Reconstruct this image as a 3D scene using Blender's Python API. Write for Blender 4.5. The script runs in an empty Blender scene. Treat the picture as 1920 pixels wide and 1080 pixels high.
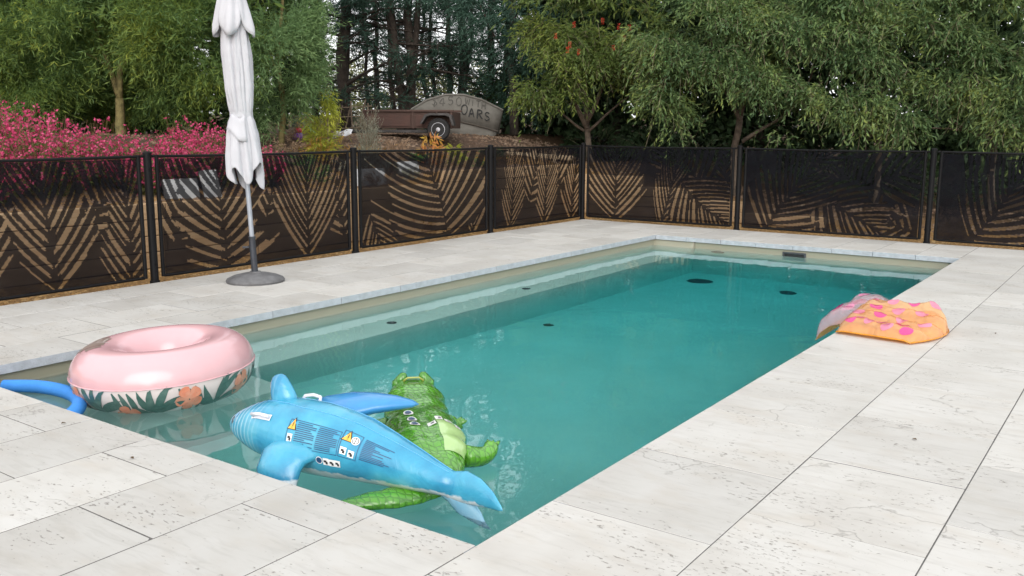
import bpy, bmesh, math, random
import numpy as np
from mathutils import Vector, Matrix, noise as mnoise

random.seed(7)
RNG = np.random.default_rng(11)
R = math.radians
scene = bpy.context.scene
COL = scene.collection

# ------------------------------------------------------------------ camera
CAM = (1.851, -2.3945, 1.4465)
YAW, PITCH, ROLL = R(35.403), R(9.884), R(0.271)
_f = Vector((-math.sin(YAW) * math.cos(PITCH), math.cos(YAW) * math.cos(PITCH), -math.sin(PITCH)))
_r = Vector((math.cos(YAW), math.sin(YAW), 0.0))
_u = _r.cross(_f)
_r2 = _r * math.cos(ROLL) + _u * math.sin(ROLL)
_u2 = _u * math.cos(ROLL) - _r * math.sin(ROLL)
cam_data = bpy.data.cameras.new('camera')
cam = bpy.data.objects.new('camera', cam_data)
COL.objects.link(cam)
cam.matrix_world = Matrix((( _r2.x, _u2.x, -_f.x, CAM[0]), (_r2.y, _u2.y, -_f.y, CAM[1]), (_r2.z, _u2.z, -_f.z, CAM[2]), (0, 0, 0, 1)))
cam_data.sensor_width = 36.0
cam_data.lens = 36.0 * 1718.3 / 1920.0
cam_data.clip_start = 0.05
cam_data.clip_end = 2000.0
scene.camera = cam

# ------------------------------------------------------------------ sky, sun, exposure
SUN_EL, SUN_AZ = R(28.0), R(146.0)        # azimuth clockwise from +Y: high, behind the camera, veiled by cloud
world = bpy.data.worlds.new('World')
scene.world = world
world.use_nodes = True
wn, wl = world.node_tree.nodes, world.node_tree.links
wn.clear()
sky = wn.new('ShaderNodeTexSky')
sky.sky_type = 'NISHITA'
sky.sun_disc = False
sky.sun_elevation = SUN_EL
sky.sun_rotation = SUN_AZ
sky.air_density = 1.0
sky.dust_density = 4.0
sky.ozone_density = 1.0
hs = wn.new('ShaderNodeHueSaturation')
hs.inputs['Saturation'].default_value = 0.45
bgn = wn.new('ShaderNodeBackground')
bgn.inputs['Strength'].default_value = 0.15
wo = wn.new('ShaderNodeOutputWorld')
wl.new(sky.outputs[0], hs.inputs['Color'])
veil = wn.new('ShaderNodeMix')             # even high cloud over the whole sky
veil.data_type = 'RGBA'
veil.inputs[0].default_value = 0.68
veil.inputs[7].default_value = (9.6, 9.7, 9.8, 1.0)
wl.new(hs.outputs[0], veil.inputs[6])
wl.new(veil.outputs[2], bgn.inputs['Color'])
wl.new(bgn.outputs[0], wo.inputs['Surface'])

sun_data = bpy.data.lights.new('sun', 'SUN')
sun_data.energy = 1.4
sun_data.angle = R(50)
sun_data.color = (1.0, 0.96, 0.91)
sun = bpy.data.objects.new('sun', sun_data)
COL.objects.link(sun)
_sd = Vector((math.sin(SUN_AZ) * math.cos(SUN_EL), math.cos(SUN_AZ) * math.cos(SUN_EL), math.sin(SUN_EL)))
sun.rotation_euler = _sd.to_track_quat('Z', 'Y').to_euler()
sun.location = (-6, 8, 12)

scene.view_settings.view_transform = 'Standard'
scene.view_settings.look = 'None'
scene.view_settings.gamma = 1.0
scene.view_settings.exposure = 0.38
scene.view_settings.use_curve_mapping = False
scene.render.engine = 'CYCLES'
cy = scene.cycles
cy.max_bounces = 9
cy.diffuse_bounces = 3
cy.glossy_bounces = 4
cy.transmission_bounces = 8
cy.transparent_max_bounces = 10
cy.volume_bounces = 0
cy.caustics_reflective = False
cy.caustics_refractive = True
cy.blur_glossy = 0.3
cy.sample_clamp_indirect = 6.0
cy.use_denoising = True
cy.use_adaptive_sampling = True
cy.adaptive_threshold = 0.02

# ------------------------------------------------------------------ scene helpers
def tag(o, label=None, cat=None, group=None, kind=None):
    if label: o['label'] = label
    if cat: o['category'] = cat
    if group: o['group'] = group
    if kind: o['kind'] = kind
    return o

def empty(name, loc=(0, 0, 0), rz=0.0):
    o = bpy.data.objects.new(name, None)
    o.empty_display_size = 0.1
    COL.objects.link(o)
    o.location = loc
    o.rotation_euler = (0, 0, rz)
    return o

def link_mesh(name, me, parent=None, loc=None):
    o = bpy.data.objects.new(name, me)
    COL.objects.link(o)
    if parent is not None: o.parent = parent
    if loc is not None: o.location = loc
    return o

class MB:
    """collects faces, then becomes one mesh"""
    def __init__(self): self.v, self.f, self.m = [], [], []
    def add(self, vs, fs, mi=0):
        b = len(self.v)
        self.v.extend([tuple(p) for p in vs])
        self.f.extend([tuple(i + b for i in f) for f in fs])
        self.m.extend([mi] * len(fs))
        return self
    def box(self, c, s, rz=0.0, mi=0, rot=None):
        hx, hy, hz = s[0] / 2, s[1] / 2, s[2] / 2
        P = [Vector((x, y, z)) for z in (-hz, hz) for y in (-hy, hy) for x in (-hx, hx)]
        M = rot if rot is not None else Matrix.Rotation(rz, 3, 'Z')
        P = [M @ p + Vector(c) for p in P]
        return self.add(P, [(0, 2, 3, 1), (4, 5, 7, 6), (0, 1, 5, 4), (2, 6, 7, 3), (0, 4, 6, 2), (1, 3, 7, 5)], mi)
    def tube(self, pts, rad, n=8, mi=0, caps=True):
        pts = [Vector(p) for p in pts]
        if not hasattr(rad, '__len__'): rad = [rad] * len(pts)
        up = Vector((0, 0, 1)); rings = []
        t0 = (pts[1] - pts[0]).normalized()
        a = t0.cross(up)
        if a.length < 0.05: a = t0.cross(Vector((1, 0, 0)))
        a.normalize()
        for i, p in enumerate(pts):
            t = (pts[min(i + 1, len(pts) - 1)] - pts[max(i - 1, 0)])
            if t.length < 1e-9: t = t0
            t.normalize()
            a = (a - t * a.dot(t)); a.normalize()
            b = t.cross(a)
            rings.append([p + (a * math.cos(2 * math.pi * k / n) + b * math.sin(2 * math.pi * k / n)) * rad[i] for k in range(n)])
        vs = [q for r in rings for q in r]
        fs = []
        for i in range(len(pts) - 1):
            for k in range(n):
                fs.append((i * n + k, i * n + (k + 1) % n, (i + 1) * n + (k + 1) % n, (i + 1) * n + k))
        if caps:
            fs.append(tuple(reversed(range(n))))
            fs.append(tuple((len(pts) - 1) * n + k for k in range(n)))
        return self.add(vs, fs, mi)
    def lathe(self, prof, n=24, c=(0, 0, 0), mi=0):
        vs, fs = [], []
        for r, z in prof:
            for k in range(n):
                a = 2 * math.pi * k / n
                vs.append((c[0] + r * math.cos(a), c[1] + r * math.sin(a), c[2] + z))
        for i in range(len(prof) - 1):
            for k in range(n):
                fs.append((i * n + k, i * n + (k + 1) % n, (i + 1) * n + (k + 1) % n, (i + 1) * n + k))
        if prof[0][0] > 1e-4: fs.append(tuple(reversed(range(n))))
        if prof[-1][0] > 1e-4: fs.append(tuple((len(prof) - 1) * n + k for k in range(n)))
        return self.add(vs, fs, mi)
    def loft(self, rings, closed_ends=True, mi=0):
        n = len(rings[0]); vs = [p for r in rings for p in r]; fs = []
        for i in range(len(rings) - 1):
            for k in range(n):
                fs.append((i * n + k, i * n + (k + 1) % n, (i + 1) * n + (k + 1) % n, (i + 1) * n + k))
        if closed_ends:
            fs.append(tuple(reversed(range(n))))
            fs.append(tuple((len(rings) - 1) * n + k for k in range(n)))
        return self.add(vs, fs, mi)
    def prism(self, poly, axis_fn, d0, d1, mi=0):
        """poly of (a,b); axis_fn(a,b,d)->xyz"""
        n = len(poly)
        vs = [axis_fn(a, b, d0) for a, b in poly] + [axis_fn(a, b, d1) for a, b in poly]
        fs = [tuple(reversed(range(n))), tuple(range(n, 2 * n))]
        for k in range(n): fs.append((k, (k + 1) % n, n + (k + 1) % n, n + k))
        return self.add(vs, fs, mi)
    def grid(self, fn, nu, nv, mi=0):
        vs = [fn(i / nu, j / nv) for j in range(nv + 1) for i in range(nu + 1)]
        fs = [(j * (nu + 1) + i, j * (nu + 1) + i + 1, (j + 1) * (nu + 1) + i + 1, (j + 1) * (nu + 1) + i) for j in range(nv) for i in range(nu)]
        return self.add(vs, fs, mi)
    def mesh(self, name, mats, smooth=False, fix=True):
        me = bpy.data.meshes.new(name)
        me.from_pydata([tuple(p) for p in self.v], [], self.f)
        for m in (mats if isinstance(mats, (list, tuple)) else [mats]): me.materials.append(m)
        if any(self.m): me.polygons.foreach_set('material_index', self.m)
        if fix:
            bm = bmesh.new(); bm.from_mesh(me)
            bmesh.ops.recalc_face_normals(bm, faces=bm.faces)
            bm.to_mesh(me); bm.free()
        if smooth is True:
            me.polygons.foreach_set('use_smooth', [True] * len(me.polygons))
        elif smooth:
            me.polygons.foreach_set('use_smooth', [True] * len(me.polygons))
            me.set_sharp_from_angle(angle=R(smooth))
        me.update()
        return me
    def build(self, name, mats, parent=None, smooth=False, loc=None, bevel=0.0, fix=True, sub=0):
        o = link_mesh(name, self.mesh(name, mats, smooth, fix), parent, loc)
        if bevel:
            b = o.modifiers.new('bevel', 'BEVEL'); b.width = bevel; b.segments = 2; b.limit_method = 'ANGLE'; b.angle_limit = R(40)
        if sub:
            s = o.modifiers.new('sub', 'SUBSURF'); s.levels = sub; s.render_levels = sub
        return o

def copy_tree(o, parent=None):
    c = o.copy(); COL.objects.link(c)
    if parent is not None: c.parent = parent
    for ch in o.children: copy_tree(ch, c)
    return c

def np_mesh(name, V, F, mat, smooth=False):
    """V (n,3), F (m,4) or (m,3) numpy arrays -> mesh, quickly"""
    me = bpy.data.meshes.new(name)
    k = F.shape[1]
    me.vertices.add(len(V)); me.vertices.foreach_set('co', np.ascontiguousarray(V, dtype=np.float32).ravel())
    me.loops.add(F.size); me.loops.foreach_set('vertex_index', np.ascontiguousarray(F, dtype=np.int32).ravel())
    me.polygons.add(len(F)); me.polygons.foreach_set('loop_start', np.arange(0, F.size, k, dtype=np.int32))
    if smooth: me.polygons.foreach_set('use_smooth', np.ones(len(F), dtype=bool))
    for m in (mat if isinstance(mat, (list, tuple)) else [mat]): me.materials.append(m)
    me.update(calc_edges=True)
    return me

def smooth01(t):
    t = max(0.0, min(1.0, t)); return t * t * (3 - 2 * t)
def lerp(a, b, t): return a + (b - a) * t
def interp(x, xs, ys): return float(np.interp(x, xs, ys))

# ------------------------------------------------------------------ material helpers
def new_mat(name):
    m = bpy.data.materials.new(name); m.use_nodes = True
    nt = m.node_tree; nt.nodes.clear()
    out = nt.nodes.new('ShaderNodeOutputMaterial')
    return m, nt, nt.nodes, nt.links, out
def nd(nodes, t, **kw):
    n = nodes.new('ShaderNode' + t)
    for k, v in kw.items():
        if k in n.inputs: n.inputs[k].default_value = v
        else: setattr(n, k, v)
    return n
def ramp(nodes, stops, interp_='LINEAR'):
    n = nodes.new('ShaderNodeValToRGB'); cr = n.color_ramp; cr.interpolation = interp_
    while len(cr.elements) < len(stops): cr.elements.new(0.5)
    for e, (p, c) in zip(cr.elements, stops):
        e.position = p; e.color = (c[0], c[1], c[2], 1) if hasattr(c, '__len__') else (c, c, c, 1)
    return n
def mix(nodes, links, fac, a, b, blend='MIX'):
    n = nodes.new('ShaderNodeMix'); n.data_type = 'RGBA'; n.blend_type = blend
    for sock, val in ((n.inputs[0], fac), (n.inputs[6], a), (n.inputs[7], b)):
        if hasattr(val, 'is_output') or isinstance(val, bpy.types.NodeSocket): links.new(val, sock)
        elif hasattr(val, '__len__'): sock.default_value = (val[0], val[1], val[2], 1)
        else: sock.default_value = val
    return n.outputs[2]
def math_n(nodes, links, op, a, b=0.0, clamp=False):
    n = nodes.new('ShaderNodeMath'); n.operation = op; n.use_clamp = clamp
    for sock, val in ((n.inputs[0], a), (n.inputs[1], b)):
        if isinstance(val, bpy.types.NodeSocket): links.new(val, sock)
        else: sock.default_value = val
    return n.outputs[0]

def simple(name, col, rough=0.6, var=0.15, scale=8.0, bump=0.0, bscale=40.0, metal=0.0, spec=0.5, coat=0.0, col2=None, subsurf=0.0):
    """plain surface with grain: base colour varied by noise, optional relief"""
    m, nt, N, L, out = new_mat(name)
    p = nd(N, 'BsdfPrincipled', Roughness=rough, Metallic=metal)
    p.inputs['Specular IOR Level'].default_value = spec
    if coat: p.inputs['Coat Weight'].default_value = coat; p.inputs['Coat Roughness'].default_value = 0.08
    tc = nd(N, 'TexCoord')
    nz = nd(N, 'TexNoise', Scale=scale, Detail=5.0, Roughness=0.6)
    L.new(tc.outputs['Object'], nz.inputs['Vector'])
    c2 = col2 if col2 else tuple(c * (1 - 2 * var) for c in col)
    c1 = col if col2 else tuple(min(1, c * (1 + var)) for c in col)
    rp = ramp(N, [(0.3, c2), (0.7, c1)])
    L.new(nz.outputs[0], rp.inputs[0])
    L.new(rp.outputs[0], p.inputs['Base Color'])
    if bump:
        nb = nd(N, 'TexNoise', Scale=bscale, Detail=4.0)
        L.new(tc.outputs['Object'], nb.inputs['Vector'])
        b = nd(N, 'Bump', Strength=bump, Distance=0.01)
        L.new(nb.outputs[0], b.inputs['Height']); L.new(b.outputs[0], p.inputs['Normal'])
    L.new(p.outputs[0], out.inputs['Surface'])
    return m

def leaf_mat(name, cols, rough=0.55, trans=0.35, pos_scale=0.6, spec=0.25):
    """foliage: hue differs leaf by leaf and in patches of the crown"""
    m, nt, N, L, out = new_mat(name)
    g = nd(N, 'NewGeometry')
    tc = nd(N, 'TexCoord')
    nz = nd(N, 'TexNoise', Scale=pos_scale, Detail=3.0)
    L.new(tc.outputs['Object'], nz.inputs['Vector'])
    a = math_n(N, L, 'MULTIPLY', g.outputs['Random Per Island'], 0.5)
    b = math_n(N, L, 'MULTIPLY_ADD', nz.outputs[0], 1.3)
    N_ = b.node; N_.inputs[2].default_value = -0.40
    s = math_n(N, L, 'ADD', a, b, True)
    k = len(cols)
    rp = ramp(N, [(i / (k - 1), c) for i, c in enumerate(cols)])
    L.new(s, rp.inputs[0])
    p = nd(N, 'BsdfPrincipled', Roughness=rough)
    p.inputs['Specular IOR Level'].default_value = spec
    L.new(rp.outputs[0], p.inputs['Base Color'])
    t = nd(N, 'BsdfTranslucent')
    L.new(rp.outputs[0], t.inputs['Color'])
    mx = nd(N, 'MixShader'); mx.inputs[0].default_value = trans
    L.new(p.outputs[0], mx.inputs[1]); L.new(t.outputs[0], mx.inputs[2])
    L.new(mx.outputs[0], out.inputs['Surface'])
    return m

# ================================================================== SETTING
PW, PL = 3.87, 9.085           # pool opening, edge to edge of the coping
ZW = -0.145                    # water level

# ---- travertine
def travertine():
    m, nt, N, L, out = new_mat('travertine')
    tc = nd(N, 'TexCoord'); oi = nd(N, 'ObjectInfo')
    cx = nd(N, 'CombineXYZ')
    for i, k in enumerate((37.0, 91.0, 53.0)):
        L.new(math_n(N, L, 'MULTIPLY', oi.outputs['Random'], k), cx.inputs[i])
    va = nd(N, 'VectorMath', operation='ADD')
    L.new(tc.outputs['Object'], va.inputs[0]); L.new(cx.outputs[0], va.inputs[1])
    P = va.outputs[0]
    def mp(s):
        n = nd(N, 'Mapping'); n.inputs['Scale'].default_value = s; L.new(P, n.inputs['Vector']); return n.outputs[0]
    def nz(vec, sc, det=4.0, rough=0.55, dist=0.0):
        n = nd(N, 'TexNoise', Scale=sc, Detail=det, Roughness=rough, Distortion=dist); L.new(vec, n.inputs['Vector']); return n.outputs[0]
    big = nz(P, 2.2, 4)
    base = ramp(N, [(0.22, (0.64, 0.61, 0.565)), (0.5, (0.75, 0.73, 0.69)), (0.8, (0.825, 0.81, 0.78))]); L.new(big, base.inputs[0])
    buff = nz(mp((3.0, 6.0, 3.0)), 1.3, 3)
    br = ramp(N, [(0.52, 0.0), (0.78, 0.55)]); L.new(buff, br.inputs[0])
    c = mix(N, L, br.outputs[0], base.outputs[0], (0.66, 0.60, 0.52))
    streak = nz(mp((3.0, 17.0, 3.0)), 1.6, 5, 0.65, 0.6)
    sr = ramp(N, [(0.50, 0.0), (0.70, 0.42)]); L.new(streak, sr.inputs[0])
    c = mix(N, L, sr.outputs[0], c, (0.55, 0.525, 0.485))
    # pits: elongated, in patches
    pit = nz(mp((34.0, 72.0, 30.0)), 1.0, 3, 0.6)
    pmask = nz(mp((2.0, 3.4, 2.0)), 1.1, 3)
    pm = ramp(N, [(0.38, 0.0), (0.62, 1.0)]); L.new(pmask, pm.inputs[0])
    thr = math_n(N, L, 'MULTIPLY_ADD', pm.outputs[0], -0.13); thr.node.inputs[2].default_value = 0.722
    pd = math_n(N, L, 'SUBTRACT', pit, thr)
    pit01 = math_n(N, L, 'MULTIPLY', pd, 22.0, True)
    c = mix(N, L, math_n(N, L, 'MULTIPLY', pit01, 0.8), c, (0.30, 0.275, 0.245))
    # hairline cracks on some slabs
    wob = nd(N, 'VectorMath', operation='ADD')
    nc = nd(N, 'TexNoise', Scale=5.0, Detail=4.0); L.new(P, nc.inputs['Vector'])
    sc_ = nd(N, 'VectorMath', operation='SCALE'); sc_.inputs['Scale'].default_value = 0.35
    L.new(nc.outputs['Color'], sc_.inputs[0]); L.new(P, wob.inputs[0]); L.new(sc_.outputs[0], wob.inputs[1])
    vo = nd(N, 'TexVoronoi', Scale=1.25); vo.feature = 'DISTANCE_TO_EDGE'; L.new(wob.outputs[0], vo.inputs['Vector'])
    cr = ramp(N, [(0.0, 1.0), (0.0085, 0.0)]); L.new(vo.outputs['Distance'], cr.inputs[0])
    cm = nz(P, 1.7, 2); cmr = ramp(N, [(0.52, 0.0), (0.60, 0.75)]); L.new(cm, cmr.inputs[0])
    crack = math_n(N, L, 'MULTIPLY', cr.outputs[0], cmr.outputs[0])
    c = mix(N, L, crack, c, (0.42, 0.40, 0.37))
    # slab to slab tone
    tone = math_n(N, L, 'MULTIPLY_ADD', oi.outputs['Random'], 0.12); tone.node.inputs[2].default_value = 0.585
    cc = nd(N, 'VectorMath', operation='SCALE'); L.new(c, cc.inputs[0]); L.new(tone, cc.inputs['Scale'])
    p = nd(N, 'BsdfPrincipled', Roughness=0.52); p.inputs['Specular IOR Level'].default_value = 0.45
    L.new(cc.outputs[0], p.inputs['Base Color'])
    fine = nz(mp((40.0, 70.0, 40.0)), 1.0, 4)
    h = math_n(N, L, 'SUBTRACT', math_n(N, L, 'MULTIPLY', fine, 0.12), math_n(N, L, 'ADD', pit01, crack))
    b = nd(N, 'Bump', Strength=0.5, Distance=0.004); L.new(h, b.inputs['Height']); L.new(b.outputs[0], p.inputs['Normal'])
    L.new(p.outputs[0], out.inputs['Surface'])
    return m
M_TRAV = travertine()
M_GROUT = simple('grout', (0.11, 0.105, 0.10), 0.9, 0.2, 30)

M_EDGESHADE = simple('shaded_stone_edge', (0.40, 0.43, 0.47), 0.6, 0.10, 14, bump=0.3, bscale=70)  # paver sides: dim bluish skylight on the coping faces put into the colour
deck = MB()
DX0, DX1, DY0, DY1 = -5.80, 3.90, -4.30, 10.37
for x0, x1, y0, y1 in ((DX0, -PW - 0.07, DY0, DY1), (0.07, DX1, DY0, DY1), (-PW - 0.07, 0.07, DY0, -0.07), (-PW - 0.07, 0.07, PL + 0.07, DY1)):
    deck.box(((x0 + x1) / 2, (y0 + y1) / 2, -0.11), (x1 - x0 - 0.004, y1 - y0 - 0.004, 0.2165))
deck = deck.build('pool_deck', M_GROUT)
tag(deck, 'pale travertine paving around the swimming pool', kind='structure')

_pav = {}
J = 0.0055
def paver(x0, x1, y0, y1, flip=False):
    w, d = round(x1 - x0 - J, 3), round(y1 - y0 - J, 3)
    if w < 0.03 or d < 0.03: return
    key = (w, d)
    if key not in _pav:
        a, b, e, t = w / 2, d / 2, 0.0016, 0.06
        vs = [(sx * a, sy * b, -t) for sx, sy in ((-1, -1), (1, -1), (1, 1), (-1, 1))]
        vs += [(sx * a, sy * b, -e) for sx, sy in ((-1, -1), (1, -1), (1, 1), (-1, 1))]
        vs += [(sx * (a - e), sy * (b - e), 0) for sx, sy in ((-1, -1), (1, -1), (1, 1), (-1, 1))]
        fs = [(3, 2, 1, 0), (8, 9, 10, 11)]
        for l in (0, 4):
            for k in range(4): fs.append((l + k, l + (k + 1) % 4, l + 4 + (k + 1) % 4, l + 4 + k))
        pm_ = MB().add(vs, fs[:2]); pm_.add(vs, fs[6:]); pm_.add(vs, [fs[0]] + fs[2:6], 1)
        pm_.f.pop(0); pm_.m.pop(0); _pav[key] = pm_.mesh('paver', [M_TRAV, M_EDGESHADE])
    o = link_mesh('paver', _pav[key], deck, ((x0 + x1) / 2, (y0 + y1) / 2, random.uniform(-0.0012, 0.0008)))
    o.rotation_euler = (random.uniform(-1, 1) * 0.0012, random.uniform(-1, 1) * 0.0012, 0)
def strip_y(x0, x1, ya, yb, first, pitch=0.752):
    ys = [ya] + [first + pitch * k for k in range(-40, 60) if ya + 0.06 < first + pitch * k < yb - 0.06] + [yb]
    for a, b in zip(ys[:-1], ys[1:]): paver(x0, x1, a, b)
# left of the pool, rows running along the pool
for x0, x1, f in ((-4.335, -PW, 0.85), (-4.845, -4.335, 1.25), (-5.295, -4.845, 0.86), (-5.80, -5.295, 1.195)):
    strip_y(x0, x1, DY0, DY1, f, 0.7535)
# right of the pool
for x0, x1, f in ((0.0, 0.670, 0.49), (0.670, 1.308, 0.83), (1.308, 1.955, 1.17), (1.955, 2.60, 0.45), (2.60, 3.25, 0.8), (3.25, 3.9, 0.5)):
    strip_y(x0, x1, DY0, DY1, f, 0.752)
# both ends of the pool, columns about half a metre wide
xs = [-PW] + [-0.4775 - 0.4865 * k for k in range(6, -1, -1)] + [0.0]
for i, (a, b) in enumerate(zip(xs[:-1], xs[1:])):
    strip_y(a, b, DY0, 0.0, -0.25 if i % 2 == 0 else -0.637, 0.752)
    strip_y(a, b, PL, DY1, PL + (0.40 if i % 2 == 0 else 0.75), 0.752)

# ---- pool shell
def shell_mat():
    m, nt, N, L, out = new_mat('pool_gelcoat')
    tc = nd(N, 'TexCoord')
    nz = nd(N, 'TexNoise', Scale=1.6, Detail=4.0); L.new(tc.outputs['Object'], nz.inputs['Vector'])
    rp = ramp(N, [(0.3, (0.51, 0.54, 0.48)), (0.7, (0.58, 0.61, 0.55))]); L.new(nz.outputs[0], rp.inputs[0])
    # scum line stain at the waterline
    sx = nd(N, 'SeparateXYZ'); L.new(tc.outputs['Object'], sx.inputs[0])
    n2 = nd(N, 'TexNoise', Scale=9.0, Detail=3.0); L.new(tc.outputs['Object'], n2.inputs['Vector'])
    zz = math_n(N, L, 'ADD', sx.outputs[2], math_n(N, L, 'MULTIPLY', n2.outputs[0], 0.02))
    st = ramp(N, [(0.0, 0.0), (0.35, 0.55), (0.6, 0.0)])
    mr = nd(N, 'MapRange'); mr.inputs[1].default_value = -0.165; mr.inputs[2].default_value = -0.095
    L.new(zz, mr.inputs[0]); L.new(mr.outputs[0], st.inputs[0])
    c = mix(N, L, st.outputs[0], rp.outputs[0], (0.30, 0.285, 0.20))
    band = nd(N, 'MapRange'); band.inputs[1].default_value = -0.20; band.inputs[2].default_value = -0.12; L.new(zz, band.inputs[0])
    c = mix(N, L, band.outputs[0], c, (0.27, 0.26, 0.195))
    p = nd(N, 'BsdfPrincipled', Roughness=0.35)
    L.new(c, p.inputs['Base Color']); L.new(p.outputs[0], out.inputs['Surface'])
    return m
M_SHELL = shell_mat()
M_DARKPLASTIC = simple('dark_grey_plastic', (0.055, 0.06, 0.068), 0.45, 0.2, 20)
M_BLACKHOLE = simple('black_plastic', (0.012, 0.012, 0.013), 0.5, 0.2, 20)
FLOOR = lambda y: interp(y, [-0.1, 2.4, 4.8, 8.8, 9.2], [-0.88, -1.15, -1.45, -1.97, -1.99])
pool = empty('swimming_pool', (0, 0, 0))
tag(pool, 'rectangular fibreglass swimming pool with grey green walls and a side bench', 'swimming pool')
sh = MB()
WL, WR, WN, WF = -PW - 0.03, 0.03, -0.03, PL + 0.03
LX, LZ, LY = -3.30, -0.50, 1.55
def prof(y, ledge):
    fz = FLOOR(y)
    l = [(WL, -0.058), (WL + 0.01, -0.30), (WL + 0.02, LZ + 0.04), (WL + 0.05, LZ + 0.005)]
    w = LX if ledge else -2.75
    l += [(w - 0.05, LZ), (w - 0.015, LZ - 0.01), (w, LZ - 0.045), (w + 0.03, fz + 0.12), (w + 0.07, fz + 0.03), (w + 0.17, fz)]
    l += [(lerp(w + 0.17, -0.28, k / 4), fz) for k in (1, 2, 3)]
    l += [(-0.28, fz), (-0.17, fz + 0.03), (-0.12, fz + 0.12), (-0.02, -0.30), (WR, -0.058)]
    return l
def far_y(z, y): return y
ysec = [WN, 0.3, 0.8, 1.2, LY - 0.03, LY + 0.03] + list(np.linspace(2.0, 8.6, 14)) + [8.83]
secs = []
for y in ysec: secs.append([(x, y, z) for x, z in prof(y, y > LY)])
for a, b in ((8.93, 0.03), (8.98, 0.12)):
    secs.append([(x, a, max(z, FLOOR(8.9) + b)) for x, z in prof(8.9, True)])
secs.append([(x, WF, -0.058) for x, z in prof(8.9, True)])
n = len(secs[0])
sh.add([p for s in secs for p in s], [(i * n + k, i * n + k + 1, (i + 1) * n + k + 1, (i + 1) * n + k) for i in range(len(secs) - 1) for k in range(n - 1)])
sh.add([(x, WN, z) for x, z in prof(WN, False)], [tuple(range(n))])
sh.build('shell', M_SHELL, pool, smooth=35, fix=True)
# skimmer mouth in the far wall
sk = MB()
sx0, sx1, sz0, sz1, sy = -2.07, -1.77, -0.172, -0.092, WF
for c, s in (((sx0 + 0.012, 0, (sz0 + sz1) / 2), (0.024, 0.02, sz1 - sz0)), ((sx1 - 0.012, 0, (sz0 + sz1) / 2), (0.024, 0.02, sz1 - sz0)),
             (((sx0 + sx1) / 2, 0, sz1 - 0.010), (sx1 - sx0 - 0.05, 0.02, 0.020)), (((sx0 + sx1) / 2, 0, sz0 + 0.008), (sx1 - sx0 - 0.05, 0.02, 0.016))):
    sk.box((c[0], sy - 0.012, c[2]), s)
sko = sk.build('skimmer', M_DARKPLASTIC, pool, bevel=0.003)
MB().box(((sx0 + sx1) / 2, sy - 0.006, (sz0 + sz1) / 2), (sx1 - sx0 - 0.052, 0.006, sz1 - sz0 - 0.04)).build('skimmer_mouth', M_BLACKHOLE, sko)
def drain(x, y, z, r):
    d = MB().lathe([(r, 0.004), (r, 0.012), (r * 0.9, 0.018), (r * 0.55, 0.024), (0.0, 0.026)], 28, (x, y, z))
    for k in range(10):
        a = k * math.pi / 5
        d.box((x + math.cos(a) * r * 0.68, y + math.sin(a) * r * 0.68, z + 0.024), (r * 0.4, 0.008, 0.006), a)
    return d.build('drain_cover', M_DARKPLASTIC, pool, smooth=30)
drain(-2.86, 8.36, FLOOR(8.36), 0.17)
drain(-1.70, 8.28, FLOOR(8.28), 0.10)
drain(-2.95, 4.98, FLOOR(4.98), 0.055)
drain(-3.52, 3.36, LZ, 0.045)
drain(-3.52, 5.42, LZ, 0.045)
MB().lathe([(0.09, 0.0), (0.09, 0.02), (0.06, 0.03), (0, 0.03)], 20).build('return_jet', M_DARKPLASTIC, pool, smooth=30, loc=(-2.93, 9.06, -0.28)).rotation_euler = (R(90), 0, 0)

# ---- water
def water_mat():
    m, nt, N, L, out = new_mat('pool_water')
    tc = nd(N, 'TexCoord')
    mp = nd(N, 'Mapping'); mp.inputs['Rotation'].default_value = (0, 0, R(30)); mp.inputs['Scale'].default_value = (1.0, 0.8, 1.0)
    L.new(tc.outputs['Object'], mp.inputs['Vector'])
    a = nd(N, 'TexNoise', Scale=2.4, Detail=2.0, Roughness=0.45); L.new(mp.outputs[0], a.inputs['Vector'])
    b = nd(N, 'TexNoise', Scale=9.0, Detail=1.5, Roughness=0.4); L.new(mp.outputs[0], b.inputs['Vector'])
    h = math_n(N, L, 'ADD', math_n(N, L, 'MULTIPLY', a.outputs[0], 0.9), math_n(N, L, 'MULTIPLY', b.outputs[0], 0.16))
    bp = nd(N, 'Bump', Strength=1.0, Distance=0.0055); L.new(h, bp.inputs['Height'])
    g = nd(N, 'BsdfGlass', Roughness=0.0, IOR=1.333); L.new(bp.outputs[0], g.inputs['Normal'])
    L.new(g.outputs[0], out.inputs['Surface'])
    v = nd(N, 'VolumeAbsorption', Density=0.58); v.inputs['Color'].default_value = (0.045, 0.885, 0.93, 1)
    L.new(v.outputs[0], out.inputs['Volume'])
    return m
wt = MB().box((-PW / 2, PL / 2, (ZW - 2.4) / 2), (PW + 0.10, PL + 0.10, -2.4 - ZW)).build('water', water_mat(), fix=True)
tag(wt, 'clear still turquoise pool water', kind='structure')

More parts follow.
